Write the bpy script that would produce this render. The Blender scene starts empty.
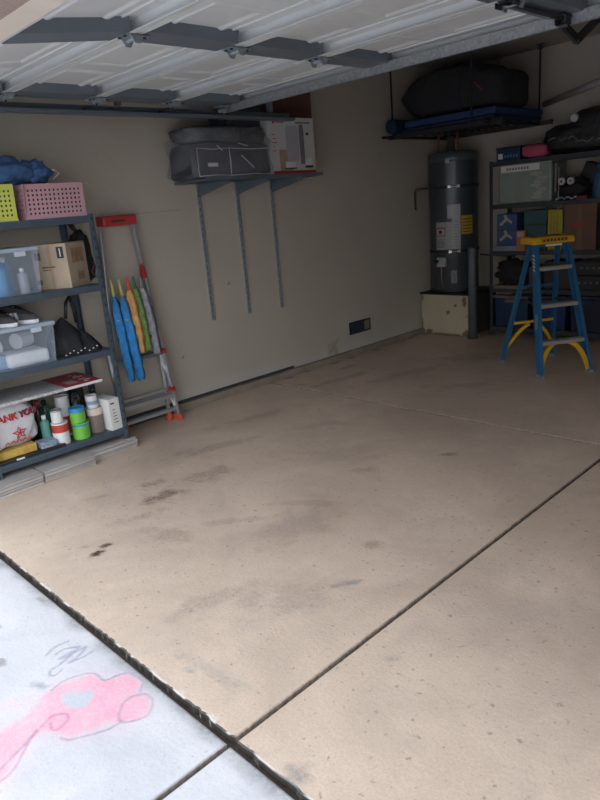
import bpy, bmesh, math, random
from mathutils import Vector, Matrix, noise
R = math.radians
rnd = random.Random(7)
scene = bpy.context.scene
C = scene.collection

# ---------------------------------------------------------------- camera, sky, exposure
cd = bpy.data.cameras.new('camera'); cam = bpy.data.objects.new('camera', cd); C.objects.link(cam)
cd.sensor_fit = 'VERTICAL'; cd.sensor_height = 36.0; cd.lens = 36.0*659.157/800.0
cd.clip_start = .05; cd.clip_end = 200
CR = ((0.70050302, 0.7088248, -0.08284273), (0.14553341, -0.25553056, -0.95578458), (-0.69865266, 0.6574736, -0.28215762))
cam.matrix_world = Matrix(((CR[0][0], -CR[1][0], -CR[2][0], 4.39), (CR[0][1], -CR[1][1], -CR[2][1], -.885),
                           (CR[0][2], -CR[1][2], -CR[2][2], 1.5), (0, 0, 0, 1)))
scene.camera = cam
w = bpy.data.worlds.new('sky'); scene.world = w; w.use_nodes = True
nt = w.node_tree; bg = nt.nodes['Background']
tc = nt.nodes.new('ShaderNodeTexCoord'); sp = nt.nodes.new('ShaderNodeSeparateXYZ'); cr = nt.nodes.new('ShaderNodeValToRGB')
nt.links.new(tc.outputs['Generated'], sp.inputs[0]); nt.links.new(sp.outputs['Z'], cr.inputs[0]); nt.links.new(cr.outputs[0], bg.inputs[0])
cr.color_ramp.elements[0].color = (.88, .90, .92, 1); cr.color_ramp.elements[1].color = (.80, .88, 1.0, 1)
bg.inputs[1].default_value = 1.0
scene.view_settings.view_transform = 'Standard'; scene.view_settings.look = 'None'
scene.view_settings.gamma = 1; scene.view_settings.use_curve_mapping = False
scene.view_settings.exposure = 1.85

# ---------------------------------------------------------------- materials
MATS = {}
def mat(name, col, rough=.6, metal=0, var=.12, scale=6, bump=.0, alpha=1, attr=None, trans=0, spec=.5, bscale=None, col2=None):
    if name in MATS: return MATS[name]
    m = bpy.data.materials.new(name); m.use_nodes = True; n = m.node_tree; b = n.nodes['Principled BSDF']
    t = n.nodes.new('ShaderNodeTexCoord'); no = n.nodes.new('ShaderNodeTexNoise'); no.inputs['Scale'].default_value = scale
    no.inputs['Detail'].default_value = 6; no.inputs['Roughness'].default_value = .65
    n.links.new(t.outputs['Object'], no.inputs[0])
    r = n.nodes.new('ShaderNodeValToRGB'); r.color_ramp.elements[0].position = .3; r.color_ramp.elements[1].position = .7
    c2 = col2 or [c*(1+var) for c in col]
    r.color_ramp.elements[0].color = (*[c*(1-var) for c in col], 1) if not col2 else (*col, 1)
    r.color_ramp.elements[1].color = (*c2, 1)
    n.links.new(no.outputs[0], r.inputs[0]); out = r.outputs[0]
    if attr:
        a = n.nodes.new('ShaderNodeAttribute'); a.attribute_name = attr
        mx = n.nodes.new('ShaderNodeMixRGB'); n.links.new(a.outputs['Alpha'], mx.inputs[0])
        n.links.new(out, mx.inputs[1]); n.links.new(a.outputs['Color'], mx.inputs[2]); out = mx.outputs[0]
    n.links.new(out, b.inputs['Base Color'])
    b.inputs['Roughness'].default_value = rough; b.inputs['Metallic'].default_value = metal
    b.inputs['Specular IOR Level'].default_value = spec
    if bump:
        bu = n.nodes.new('ShaderNodeBump'); bu.inputs['Strength'].default_value = bump; bu.inputs['Distance'].default_value = .02
        n2 = n.nodes.new('ShaderNodeTexNoise'); n2.inputs['Scale'].default_value = bscale or scale*4; n2.inputs['Detail'].default_value = 4
        n.links.new(t.outputs['Object'], n2.inputs[0])
        n.links.new(n2.outputs[0], bu.inputs['Height']); n.links.new(bu.outputs[0], b.inputs['Normal'])
    if alpha < 1:
        b.inputs['Alpha'].default_value = alpha
    MATS[name] = m; return m

def speckled(name, c1, c2, c3, rough, attr=None, gmin=.12, blot=1.3, speck=40, gloss_var=.12, spec=.5, bumpd=.004):
    """concrete: broad blotches, fine speckles, wear"""
    m = bpy.data.materials.new(name); m.use_nodes = True; n = m.node_tree; b = n.nodes['Principled BSDF']; L = n.links.new
    t = n.nodes.new('ShaderNodeTexCoord')
    def noi(s, d=8, ro=.6, dist=0):
        x = n.nodes.new('ShaderNodeTexNoise'); x.inputs['Scale'].default_value = s; x.inputs['Detail'].default_value = d
        x.inputs['Roughness'].default_value = ro; x.inputs['Distortion'].default_value = dist; L(t.outputs['Object'], x.inputs[0]); return x
    def ramp(src, p0, a, p1, c):
        r = n.nodes.new('ShaderNodeValToRGB'); r.color_ramp.elements[0].position = p0; r.color_ramp.elements[1].position = p1
        r.color_ramp.elements[0].color = (*a, 1); r.color_ramp.elements[1].color = (*c, 1); L(src, r.inputs[0]); return r
    def mix(f, a, c):
        x = n.nodes.new('ShaderNodeMixRGB')
        if isinstance(f, float): x.inputs[0].default_value = f
        else: L(f, x.inputs[0])
        L(a, x.inputs[1])
        if isinstance(c, tuple): x.inputs[2].default_value = (*c, 1)
        else: L(c, x.inputs[2])
        return x.outputs[0]
    base = ramp(noi(blot, 10, .7, .4).outputs[0], .35, c1, .68, c2).outputs[0]
    f = ramp(noi(speck, 3, .5).outputs[0], .64, (0, 0, 0), .71, (.6, .6, .6)).outputs[0]
    col = mix(f, base, c3)
    f2 = ramp(noi(9, 8, .75, .8).outputs[0], .62, (0, 0, 0), .8, (.45, .45, .45)).outputs[0]
    col = mix(f2, col, tuple(c*.62 for c in c2))
    f4 = ramp(noi(2.2, 9, .72, 1.2).outputs[0], .48, (0, 0, 0), .75, (.38, .38, .38)).outputs[0]
    col = mix(f4, col, tuple(c*k for c, k in zip(c2, (.55, .56, .62))))
    f5 = ramp(noi(17, 4, .6).outputs[0], .70, (0, 0, 0), .74, (.5, .5, .5)).outputs[0]
    col = mix(f5, col, c3)
    f3 = ramp(noi(130, 2).outputs[0], .4, (.0, .0, .0), .75, (.22, .22, .22)).outputs[0]
    col = mix(f3, col, c3)
    if attr:
        a = n.nodes.new('ShaderNodeAttribute'); a.attribute_name = attr
        fr = n.nodes.new('ShaderNodeMath'); fr.operation = 'MULTIPLY'; L(a.outputs['Alpha'], fr.inputs[0])
        g = ramp(noi(55, 5, .7).outputs[0], .3, (gmin, gmin, gmin), .58, (1, 1, 1)).outputs[0]; L(g, fr.inputs[1]); fr.use_clamp = True
        col = mix(fr.outputs[0], col, a.outputs['Color'])
    L(col, b.inputs['Base Color'])
    rr = n.nodes.new('ShaderNodeMapRange'); L(noi(3, 6, .6).outputs[0], rr.inputs[0]); rr.inputs[3].default_value = rough-gloss_var; rr.inputs[4].default_value = rough+gloss_var
    L(rr.outputs[0], b.inputs['Roughness']); b.inputs['Specular IOR Level'].default_value = spec
    bu = n.nodes.new('ShaderNodeBump'); bu.inputs['Strength'].default_value = .35; bu.inputs['Distance'].default_value = bumpd
    L(noi(70, 5, .6).outputs[0], bu.inputs['Height']); L(bu.outputs[0], b.inputs['Normal'])
    MATS[name] = m; return m

FLOOR = speckled('sealed_tan_concrete', (.53, .41, .325), (.72, .58, .46), (.20, .155, .135), .36, 'stain', spec=.45)
DRIVE = speckled('pale_grey_concrete', (.52, .51, .53), (.61, .60, .62), (.42, .42, .43), .85, 'stain', .5, 1.8, 60, .05, .3, .006)
WALL = mat('painted_wall', (.46, .42, .36), .8, 0, .05, 1.6, .10, bscale=45, attr='stain')
WALL2 = mat('painted_wall_plain', (.46, .42, .36), .8, 0, .05, 1.6, .10, bscale=45)
CEIL = mat('ceiling_paint', (.36, .33, .29), .85, 0, .05, 2)
STUCCO = mat('brown_stucco', (.33, .25, .21), .9, 0, .1, 8, .4, bscale=60)
CREAM = mat('cream_trim_paint', (.66, .58, .50), .6, 0, .05, 4)
RUBBER = mat('black_rubber', (.02, .02, .022), .6)
JOINT = mat('joint_filler', (.16, .13, .11), .8, 0, .3, 30)
CURB = mat('curb_concrete', (.27, .225, .185), .85, 0, .25, 5, .3)
WHITEDOOR = mat('white_door_steel', (.60, .62, .62), .42, 0, .04, 3)
GALV = mat('galvanised_steel', (.30, .34, .37), .45, .55, .22, 30)
GALVD = mat('blue_grey_steel', (.15, .18, .21), .5, .35, .08, 5)
DARKST = mat('dark_steel', (.035, .037, .042), .5, .4, .2, 10)
SHELFM = mat('blue_grey_rack_steel', (.085, .115, .15), .45, .35, .12, 8)
SHELFD = mat('charcoal_rack_steel', (.05, .056, .066), .5, .35, .12, 8)
ALU = mat('aluminium', (.50, .52, .55), .35, .75, .1, 12)
REDP = mat('red_plastic', (.42, .035, .035), .45, 0, .1)
ORANGEP = mat('orange_red_plastic', (.62, .10, .05), .45, 0, .1)
BLACKP = mat('black_plastic', (.018, .018, .02), .45, 0, .2)
BLACKC = mat('black_cloth', (.016, .017, .021), .85, 0, .3, 8, .4)
WHITEP = mat('white_plastic', (.72, .74, .76), .4, 0, .04)
PAPER = mat('white_paper', (.70, .70, .70), .7, 0, .04)
CARD = mat('cardboard', (.40, .30, .20), .85, 0, .08, 8)
CARD2 = mat('pale_cardboard', (.45, .36, .27), .85, 0, .08, 8)
CLEAR = mat('clear_plastic', (.55, .66, .80), .2, 0, .05, alpha=.22)
BLUEC = mat('blue_cloth', (.05, .12, .27), .85, 0, .35, 6, .5)
TILE = mat('grey_tile', (.46, .43, .41), .6, 0, .12, 9)
TILE2 = mat('taupe_tile', (.36, .335, .32), .6, 0, .12, 9)
LADB = mat('blue_fibreglass', (.02, .125, .28), .45, 0, .1)
YEL = mat('yellow_plastic', (.72, .42, .02), .45, 0, .08)
INK = mat('dark_ink', (.03, .03, .035), .6)
REDINK = mat('red_ink', (.50, .03, .03), .6)
RACKBL = mat('navy_vinyl', (.012, .022, .06), .55, 0, .25)
TANK = mat('dark_grey_enamel', (.055, .066, .078), .28, .1, .15, 5)

# ---------------------------------------------------------------- mesh builder
class M:
    def __init__(s): s.v = []; s.f = []; s.T = Matrix.Identity(4)
    def add(s, vs, fs):
        o = len(s.v); s.v += [tuple(s.T @ Vector(p)) for p in vs]; s.f += [tuple(i+o for i in f) for f in fs]; return s
    def box(s, x0, y0, z0, x1, y1, z1):
        v = [(x0,y0,z0),(x1,y0,z0),(x1,y1,z0),(x0,y1,z0),(x0,y0,z1),(x1,y0,z1),(x1,y1,z1),(x0,y1,z1)]
        return s.add(v, [(0,3,2,1),(4,5,6,7),(0,1,5,4),(1,2,6,5),(2,3,7,6),(3,0,4,7)])
    def obox(s, c, size, rot=None):
        T = s.T; s.T = T @ Matrix.Translation(c) @ (rot.to_4x4() if rot else Matrix.Identity(4))
        a, b, d = [q/2 for q in size]; s.box(-a,-b,-d,a,b,d); s.T = T; return s
    def bar(s, p, q, a, b, up=(0,0,1)):      # rectangular bar from p to q, a along side, b along 'up'
        p, q = Vector(p), Vector(q); d = (q-p); l = d.length; d.normalize(); u = Vector(up); x = d.cross(u)
        if x.length < 1e-4: x = d.cross(Vector((1,0,0)))
        x.normalize(); u = x.cross(d)
        r = Matrix((x, d, u)).transposed(); return s.obox((p+q)/2, (a, l, b), r)
    def tube(s, pts, r, n=8, caps=True):
        pts = [Vector(p) for p in pts]; rs = r if isinstance(r, (list, tuple)) else [r]*len(pts)
        vs = []; fs = []; pu = None
        for i, p in enumerate(pts):
            d = (pts[min(i+1, len(pts)-1)] - pts[max(i-1, 0)]).normalized()
            if pu is None: pu = d.orthogonal().normalized()
            u = (pu - d*pu.dot(d)); u = u.normalized() if u.length > 1e-5 else d.orthogonal().normalized(); pu = u; x = d.cross(u)
            for k in range(n):
                a = 2*math.pi*k/n; vs.append(p+(u*math.cos(a)+x*math.sin(a))*rs[i])
        for i in range(len(pts)-1):
            for k in range(n):
                k2 = (k+1) % n; fs.append((i*n+k, i*n+k2, (i+1)*n+k2, (i+1)*n+k))
        if caps: fs.append(tuple(range(n))[::-1]); fs.append(tuple((len(pts)-1)*n+k for k in range(n)))
        return s.add(vs, fs)
    def lathe(s, prof, n=24, c=(0,0,0), caps=True):
        vs = []; fs = []
        for (r, z) in prof:
            for k in range(n):
                a = 2*math.pi*k/n; vs.append((c[0]+r*math.cos(a), c[1]+r*math.sin(a), c[2]+z))
        for i in range(len(prof)-1):
            for k in range(n):
                k2 = (k+1) % n; fs.append((i*n+k, i*n+k2, (i+1)*n+k2, (i+1)*n+k))
        if caps: fs.append(tuple(range(n))[::-1]); fs.append(tuple((len(prof)-1)*n+k for k in range(n)))
        return s.add(vs, fs)
    def prism(s, poly, axis, a, b):          # polygon in the two other axes, extruded along axis from a to b
        def P(u, v, t): return {'x': (t,u,v), 'y': (u,t,v), 'z': (u,v,t)}[axis]
        n = len(poly); vs = [P(u,v,a) for u,v in poly]+[P(u,v,b) for u,v in poly]
        return s.add(vs, [tuple(range(n))[::-1], tuple(range(n,2*n))]+[(i,(i+1)%n,n+(i+1)%n,n+i) for i in range(n)])
    def blob(s, c, size, seed=0, amp=.12, p=2.6, nu=28, nv=16, freq=2.5, flat=True, rot=0):
        """soft sack: superellipsoid with folds, flat on its base; c is the base centre"""
        vs = []; fs = []; a, b, h = size[0]/2, size[1]/2, size[2]
        sg = lambda x, e: math.copysign(abs(x)**e, x); e = 2/p
        for i in range(nv+1):
            ph = -math.pi/2+math.pi*i/nv
            for k in range(nu):
                th = 2*math.pi*k/nu
                x = sg(math.cos(ph), e)*sg(math.cos(th), e); y = sg(math.cos(ph), e)*sg(math.sin(th), e); z = sg(math.sin(ph), e)
                q = Vector((x*freq, y*freq, z*freq))+Vector((seed*7.3, seed*3.1, 0))
                d = 1+amp*(noise.noise(q)*1.3 + .6*noise.noise(q*2.3) + .3*noise.noise(q*5))
                x *= d; y *= d; z = z*d
                zz = (z+1)/2
                if flat: zz = max(zz, 0)
                X, Y = x*a, y*b
                if rot: X, Y = X*math.cos(rot)-Y*math.sin(rot), X*math.sin(rot)+Y*math.cos(rot)
                vs.append((c[0]+X, c[1]+Y, c[2]+max(0, zz*h) if flat else c[2]+zz*h))
        for i in range(nv):
            for k in range(nu):
                k2 = (k+1) % nu; fs.append((i*nu+k, i*nu+k2, (i+1)*nu+k2, (i+1)*nu+k))
        return s.add(vs, fs)
    def build(s, name, m, parent=None, loc=(0,0,0), rotz=0, smooth=False, bevel=0, sub=0, solid=0):
        me = bpy.data.meshes.new(name); me.from_pydata(s.v, [], s.f); me.validate()
        bm = bmesh.new(); bm.from_mesh(me); bmesh.ops.recalc_face_normals(bm, faces=bm.faces); bm.to_mesh(me); bm.free()
        me.materials.append(m); o = bpy.data.objects.new(name, me); C.objects.link(o)
        if smooth:
            for p in me.polygons: p.use_smooth = True
        if parent: o.parent = parent
        else: o.location = loc; o.rotation_euler.z = rotz
        if solid: md = o.modifiers.new('s', 'SOLIDIFY'); md.thickness = solid
        if bevel: md = o.modifiers.new('b', 'BEVEL'); md.width = bevel; md.segments = 2; md.limit_method = 'ANGLE'
        if sub: md = o.modifiers.new('d', 'SUBSURF'); md.levels = md.render_levels = sub
        if smooth == 2:
            pass
        return o

def tag(o, label, cat, group=None):
    o['label'] = label; o['category'] = cat
    if group: o['group'] = group
    return o
def thing(name, label, cat, loc=(0,0,0), rotz=0, group=None):
    o = bpy.data.objects.new(name, None); C.objects.link(o); o.location = loc; o.rotation_euler.z = rotz
    return tag(o, label, cat, group)
def struct(o): o['kind'] = 'structure'; return o
def copy_part(o, parent, loc=None, label=None):
    c = o.copy(); C.objects.link(c); c.parent = parent
    if loc is not None: c.location = loc
    return c
def copy_tree(o, parent=None):
    c = o.copy(); C.objects.link(c); c.parent = parent
    for ch in list(o.children): copy_tree(ch, c)
    return c
def flat_text(txt, size, name, m, parent, T, extr=.0006):
    cu = bpy.data.curves.new('t', 'FONT'); cu.body = txt; cu.size = size; cu.align_x = 'CENTER'; cu.align_y = 'CENTER'; cu.extrude = extr; cu.offset = size*.02
    to = bpy.data.objects.new('t', cu); C.objects.link(to); dg = bpy.context.evaluated_depsgraph_get(); dg.update()
    me = bpy.data.meshes.new_from_object(to.evaluated_get(dg)); bpy.data.objects.remove(to); me.name = name; me.transform(T)
    me.materials.clear(); me.materials.append(m); o = bpy.data.objects.new(name, me); C.objects.link(o); o.parent = parent; return o
def textT(c, right, up):
    r = Vector(right).normalized(); u = Vector(up).normalized(); n = r.cross(u)
    T = Matrix.Identity(4)
    for i in range(3): T[i][0] = r[i]; T[i][1] = u[i]; T[i][2] = n[i]; T[i][3] = c[i]
    return T
# ---------------------------------------------------------------- painted grid slabs (marks on concrete stay put)
def smooth01(x): x = max(0., min(1., x)); return x*x*(3-2*x)
def blotch(x, y, cx, cy, rx, ry, rot, seed, hard=.35):
    dx, dy = x-cx, y-cy; c, s_ = math.cos(rot), math.sin(rot); u, v = (dx*c+dy*s_)/rx, (-dx*s_+dy*c)/ry
    d = math.hypot(u, v)
    if d > 2: return 0
    n = noise.noise(Vector((x*11+seed*5, y*11, seed)))*.75 + noise.noise(Vector((x*38, y*38+seed, seed)))*.45
    return smooth01((1-d+n)/hard)
def seg_d(px, py, a, b):
    ax, ay = a; bx, by = b; dx, dy = bx-ax, by-ay; t = max(0, min(1, ((px-ax)*dx+(py-ay)*dy)/(dx*dx+dy*dy+1e-12)))
    return math.hypot(px-ax-t*dx, py-ay-t*dy)
def inpoly(x, y, P):
    r = False; j = len(P)-1
    for i in range(len(P)):
        if (P[i][1] > y) != (P[j][1] > y) and x < (P[j][0]-P[i][0])*(y-P[i][1])/(P[j][1]-P[i][1])+P[i][0]: r = not r
        j = i
    return r
def line_s(n, a, b, fixed=()):  # sample positions
    return sorted(set([a+(b-a)*i/n for i in range(n+1)]))
def dense_axis(a, b, step, d0, d1, ds):
    out = [a]
    while out[-1] < b-step*.5:
        v = out[-1]; out.append(v+(ds if d0-1e-6 <= v < d1 else min(step, d0-v) if v < d0 else step))
    return [v for v in out[1:] if v < b-1e-4]
def slab(name, x0, x1, y0, y1, zt, zb, m, parent, step, paint, edge=.006, rough_edge=None, dense=None):
    nx = max(2, int((x1-x0)/step)); ny = max(2, int((y1-y0)/step))
    xs = [x0, x0+edge]+[x0+edge+(x1-x0-2*edge)*i/nx for i in range(1, nx)]+[x1-edge, x1]
    ys = [y0, y0+edge]+[y0+edge+(y1-y0-2*edge)*i/ny for i in range(1, ny)]+[y1-edge, y1]
    if dense:
        xs = [x0, x0+edge]+dense_axis(x0+edge, x1-edge, step, dense[0], dense[1], dense[4])+[x1-edge, x1]
        ys = [y0, y0+edge]+dense_axis(y0+edge, y1-edge, step, dense[2], dense[3], dense[4])+[y1-edge, y1]
    nX, nY = len(xs), len(ys); vs = []; fs = []; cols = []
    for j, y in enumerate(ys):
        for i, x in enumerate(xs):
            z = zt-(edge*.5 if i in (0, nX-1) or j in (0, nY-1) else 0)
            yy = y
            if rough_edge and j < 2: yy = y+abs(noise.noise(Vector((x*22, 0, 3))))*rough_edge
            vs.append((x, yy, z)); cols.append((.06, .052, .045, 6) if j == 0 and rough_edge else (.24, .20, .17, .9) if i in (0, nX-1) or j in (0, nY-1) else paint(x, y) if paint else (0, 0, 0, 0))
    for j in range(nY-1):
        for i in range(nX-1): a = j*nX+i; fs.append((a, a+1, a+nX+1, a+nX))
    ring = [i for i in range(nX)]+[j*nX+nX-1 for j in range(1, nY)]+[(nY-1)*nX+i for i in range(nX-2, -1, -1)]+[j*nX for j in range(nY-2, 0, -1)]
    o = len(vs)
    for r in ring: vs.append((vs[r][0], vs[r][1], zb)); cols.append((.03, .027, .025, 6) if rough_edge and r < nX else (.13, .105, .09, 1.2))
    n = len(ring)
    for i in range(n): fs.append((ring[(i+1)%n], ring[i], o+i, o+(i+1)%n))
    me = bpy.data.meshes.new(name); me.from_pydata(vs, [], fs); me.materials.append(m)
    at = me.color_attributes.new('stain', 'FLOAT_COLOR', 'POINT'); flat = [c for q in cols for c in q]; at.data.foreach_set('color', flat)
    ob = bpy.data.objects.new(name, me); C.objects.link(ob); ob.parent = parent; return ob

BR = (.13, .085, .065); GR = (.20, .18, .19); BLU = (.30, .33, .38)
FST = [ # cx, cy, rx, ry, rot, colour, strength, seed
 (1.629,.306,.065,.03,1.75,(.09,.04,.025),1.6,1),(1.60,.37,.03,.02,1.6,(.09,.04,.025),1.3,31), (1.524,.298,.02,.01,.9,BR,.6,2), (1.333,.885,.14,.11,1.5,(.15,.10,.08),.9,3), (1.12,.93,.10,.07,1.7,BR,.6,4), (1.30,1.20,.22,.12,1.6,(.2,.145,.12),.6,32), (2.62,.62,.25,.14,1.2,(.32,.25,.22),.45,33), (1.75,.62,.18,.10,.4,(.33,.24,.18),.7,34), (2.2,1.05,.3,.15,1.4,(.36,.28,.25),.6,35),
 (1.02,.62,.09,.03,1.2,(.22,.17,.14),.5,28),(1.45,.62,.16,.05,1.3,(.27,.2,.16),.5,29),
 (3.163,.585,.045,.028,.9,(.22,.19,.18),.6,5), (2.632,1.151,.05,.045,.5,(.18,.14,.125),.6,6), (2.728,.813,.14,.02,1.05,(.24,.22,.27),.9,7),
 (2.667,.587,.14,.06,.9,(.24,.19,.165),.45,8), (2.384,.407,.22,.07,1.3,(.26,.2,.18),.5,9), (2.672,.103,.022,.015,.4,(.30,.36,.38),.8,10),
 (2.305,2.27,.07,.035,.7,(.10,.08,.07),.75,11), (2.039,1.796,.12,.05,.9,BR,.35,12), (2.9,1.9,.02,.02,0,(.24,.3,.27),.7,13),
 (.95,1.55,.35,.09,1.2,BR,.4,14), (.7,2.1,.5,.08,1.35,BR,.35,15), (1.3,2.3,.3,.1,1,BR,.3,16), (.95,3.7,.6,.12,1.3,(.09,.07,.06),.4,17),
 (.55,3.3,.5,.08,1.45,(.1,.075,.06),.5,18), (1.6,3.6,.4,.12,.8,(.1,.08,.07),.35,19), (.35,2.95,.08,.03,.4,(.22,.09,.06),.6,20), (1.1,4.4,.3,.3,0,(.1,.08,.07),.35,21),
 (.30,3.62,.16,.05,1.4,(.05,.04,.035),.7,22), (2.75,.15,.25,.03,.1,(.30,.30,.26),.5,23),(3.25,.03,.05,.05,.1,(.22,.22,.22),.8,24),(3.5,1.1,.5,.2,.7,(.33,.28,.27),.3,25),(2.1,1.3,.25,.05,.6,BR,.28,26),(1.9,.9,.3,.04,.8,(.27,.2,.17),.4,27)]
def floor_paint(x, y):
    if y > 2.8 and .05 < x < .075+.01*noise.noise(Vector((y*8, 0, 0))): return (.06, .045, .04, .85)
    r = g = b = a = 0
    for cx, cy, rx, ry, rot, col, st, sd in FST:
        if abs(x-cx) > 2*max(rx, ry) or abs(y-cy) > 2*max(rx, ry): continue
        t = blotch(x, y, cx, cy, rx, ry, rot, sd, .7)*st
        if t > a: r, g, b = col; a = t
    e = smooth01((.022-y+.045*noise.noise(Vector((x*18, 2, 0))))/.03)*.75      # chipped pale lip at the threshold
    if e > a and noise.noise(Vector((x*9, 5, 1))) > .02: return (.66, .63, .58, e)
    return (r, g, b, a)
def crom(P, closed=False, n=4):
    out = []; N = len(P); g = (lambda i: P[i % N]) if closed else (lambda i: P[max(0, min(N-1, i))])
    for i in range(N if closed else N-1):
        a, b, c, d = g(i-1), g(i), g(i+1), g(i+2)
        for k in range(n):
            t = k/n; out.append(tuple(.5*(2*b[q]+(c[q]-a[q])*t+(2*a[q]-5*b[q]+4*c[q]-d[q])*t*t+(3*b[q]-a[q]-3*c[q]+d[q])*t**3) for q in (0, 1)))
    if not closed: out.append(P[-1])
    return out
CH = crom([(2.45,-.56),(2.404,-.372),(2.354,-.282),(2.362,-.199),(2.401,-.128),(2.465,-.109),(2.488,-.051),(2.53,-.021),(2.585,-.028),(2.615,-.065),(2.658,-.053),(2.698,-.067),(2.732,-.107),(2.727,-.148),(2.692,-.184),(2.649,-.21),(2.658,-.235),(2.644,-.296),(2.589,-.335),(2.533,-.362),(2.55,-.42),(2.584,-.471),(2.66,-.60)], True)
CHIN = crom([(2.408,-.25),(2.423,-.2),(2.473,-.151),(2.521,-.179),(2.533,-.24),(2.465,-.27)], True)
PEN = (.30,.24,.30); PUR = (.24,.22,.34)
LINES = [(crom(l), c) for l, c in (
 ([(2.363,-.258),(2.357,-.204),(2.371,-.158),(2.407,-.123),(2.469,-.116),(2.476,-.076),(2.493,-.039),(2.523,-.022)], PEN), ([(2.576,-.024),(2.615,-.065)], PEN),
 ([(2.618,-.127),(2.614,-.095),(2.635,-.065),(2.67,-.056),(2.702,-.07),(2.727,-.104),(2.726,-.14),(2.705,-.171),(2.667,-.173),(2.631,-.146),(2.618,-.127)], PEN),
 ([(2.685,-.183),(2.672,-.229),(2.663,-.272),(2.64,-.307),(2.596,-.332)], PEN), ([(2.5,-.354),(2.491,-.316),(2.517,-.281),(2.547,-.291),(2.557,-.32),(2.547,-.339),(2.513,-.329)], (.5,.16,.28)),
 ([(2.64,-.66),(2.579,-.522),(2.559,-.473),(2.54,-.429),(2.501,-.367)], PEN), ([(2.51,-.371),(2.542,-.417),(2.599,-.477),(2.623,-.539),(2.66,-.64)], (.4,.2,.3)),
 ([(2.163,-.185),(2.139,-.139),(2.146,-.091)], PUR), ([(2.19,-.163),(2.186,-.122),(2.218,-.081),(2.222,-.131),(2.224,-.163)], PUR),
 ([(2.236,-.154),(2.232,-.105),(2.241,-.069),(2.272,-.124),(2.28,-.159),(2.29,-.11),(2.29,-.067)], PUR), ([(2.24,-.127),(2.257,-.179),(2.263,-.215),(2.285,-.229),(2.304,-.219),(2.294,-.189)], PUR))]
LBOX = [(min(p[0] for p in l)-.02, max(p[0] for p in l)+.02, min(p[1] for p in l)-.02, max(p[1] for p in l)+.02) for l, c in LINES]
def drive_paint(x, y):
    best = (0, 0, 0, 0)
    if 1.9 < x < 2.98 and -.8 < y < .0:
        wob = .012*noise.noise(Vector((x*12, y*12, 0)))
        X, Y = x+wob, y-wob
        fade = max(0, min(1, .62+.75*noise.noise(Vector((x*7+3, y*7, 9)))+.25*noise.noise(Vector((x*30, y*30, 2)))))
        if 2.2 < x < 2.82:
            d = min(seg_d(X, Y, CH[i], CH[(i+1) % len(CH)]) for i in range(len(CH)))
            if inpoly(X, Y, CH):
                t = smooth01(.25+d/.03)*(.38+.5*fade)
                if inpoly(X, Y, CHIN):
                    di = min(seg_d(X, Y, CHIN[i], CHIN[(i+1) % len(CHIN)]) for i in range(len(CHIN))); k = smooth01(di/.02)
                    best = (.80*(1-k)+.38*k, .30*(1-k)+.43*k, .40*(1-k)+.48*k, min(.9, t*(1-k)+.5*k))
                else: best = (.80, .30, .40, min(.88, t))
            elif d < .09: best = (.72, .42, .50, .34*(1-d/.09)**2*fade+.12*smooth01(1-d/.01))
        for (ln, c), bb in zip(LINES, LBOX):
            if not (bb[0] < x < bb[1] and bb[2] < y < bb[3]): continue
            d = min(seg_d(X, Y, ln[i], ln[i+1]) for i in range(len(ln)-1))
            if d < .0075:
                t = smooth01((.0075-d)/.006)*.72*(.6+.6*fade)
                if t > .04: t = min(t, .8); q = best[3]*(1-t); best = tuple((best[i]*q+c[i]*t)/(q+t) for i in range(3))+(q+t,)
        for sx, sy, ra, rb, ro, sd, c, st in ((2.306,-.279,.07,.025,.55,3,(.24,.27,.31),.75), (2.33,-.40,.10,.05,1.2,4,(.66,.42,.55),.45), (2.53,-.60,.10,.12,.2,5,(.55,.34,.50),.4)):
            t = blotch(x, y, sx, sy, ra, rb, ro, sd, .9)*st
            if t > best[3]: best = (*c, t)
    if y > -.11:                                             # grime along the step
        t = smooth01((y+.062+.05*noise.noise(Vector((x*8, 1, 4))))/.06)*.8*(0.75+.8*noise.noise(Vector((x*3, 2, 8)))+.2)
        if t > best[3]: best = (.20, .205, .21, min(.85, t))
    for sx, sy, ra, sd in ((1.83, -.24, .035, 6), (2.06, -.32, .04, 7), (1.80, -.03, .05, 8)):
        t = blotch(x, y, sx, sy, ra, ra*.7, .5, sd)*.7
        if t > best[3]: best = (.17, .16, .15, t)
    return best

# ---------------------------------------------------------------- the setting
WX, BY, CZ = 5.9, 5.83, 2.76
fl = struct(M().box(-.2, .03, -.16, WX+.2, BY+.2, -.022).build('floor', JOINT))
J = .008
slab('slab', .0, 3.035-J, .006, 2.854, 0, -.03, FLOOR, fl, .018, floor_paint, .006, .012)
slab('slab', 3.035+J, WX, .006, 2.854, 0, -.03, FLOOR, fl, .03, floor_paint, .006, .012)
slab('slab', .0, 3.035-J, 2.876, BY, 0, -.03, FLOOR, fl, .035, floor_paint, .006)
slab('slab', 3.035+J, WX, 2.876, BY, 0, -.03, FLOOR, fl, .06, floor_paint, .006)
dr = struct(M().box(-1, -6, -.2, 8, .0, -.05).build('driveway', JOINT))
slab('slab', -1, 3.022-J, -2.9, -.010, -.014, -.06, DRIVE, dr, .03, drive_paint, .006, None, (1.9, 2.98, -.8, -.02, .0055))
slab('slab', 3.022+J, 8, -2.9, -.010, -.014, -.06, DRIVE, dr, .05, drive_paint, .006)
slab('slab', -1, 3.022-J, -6, -2.92, -.02, -.06, DRIVE, dr, .3, None, .006)
slab('slab', 3.022+J, 8, -6, -2.92, -.02, -.06, DRIVE, dr, .3, None, .006)
struct(M().box(-40, -60, -.5, 40, -6, -.06).build('ground', mat('street_asphalt', (.16, .16, .165), .9, 0, .15, 3)))

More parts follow.
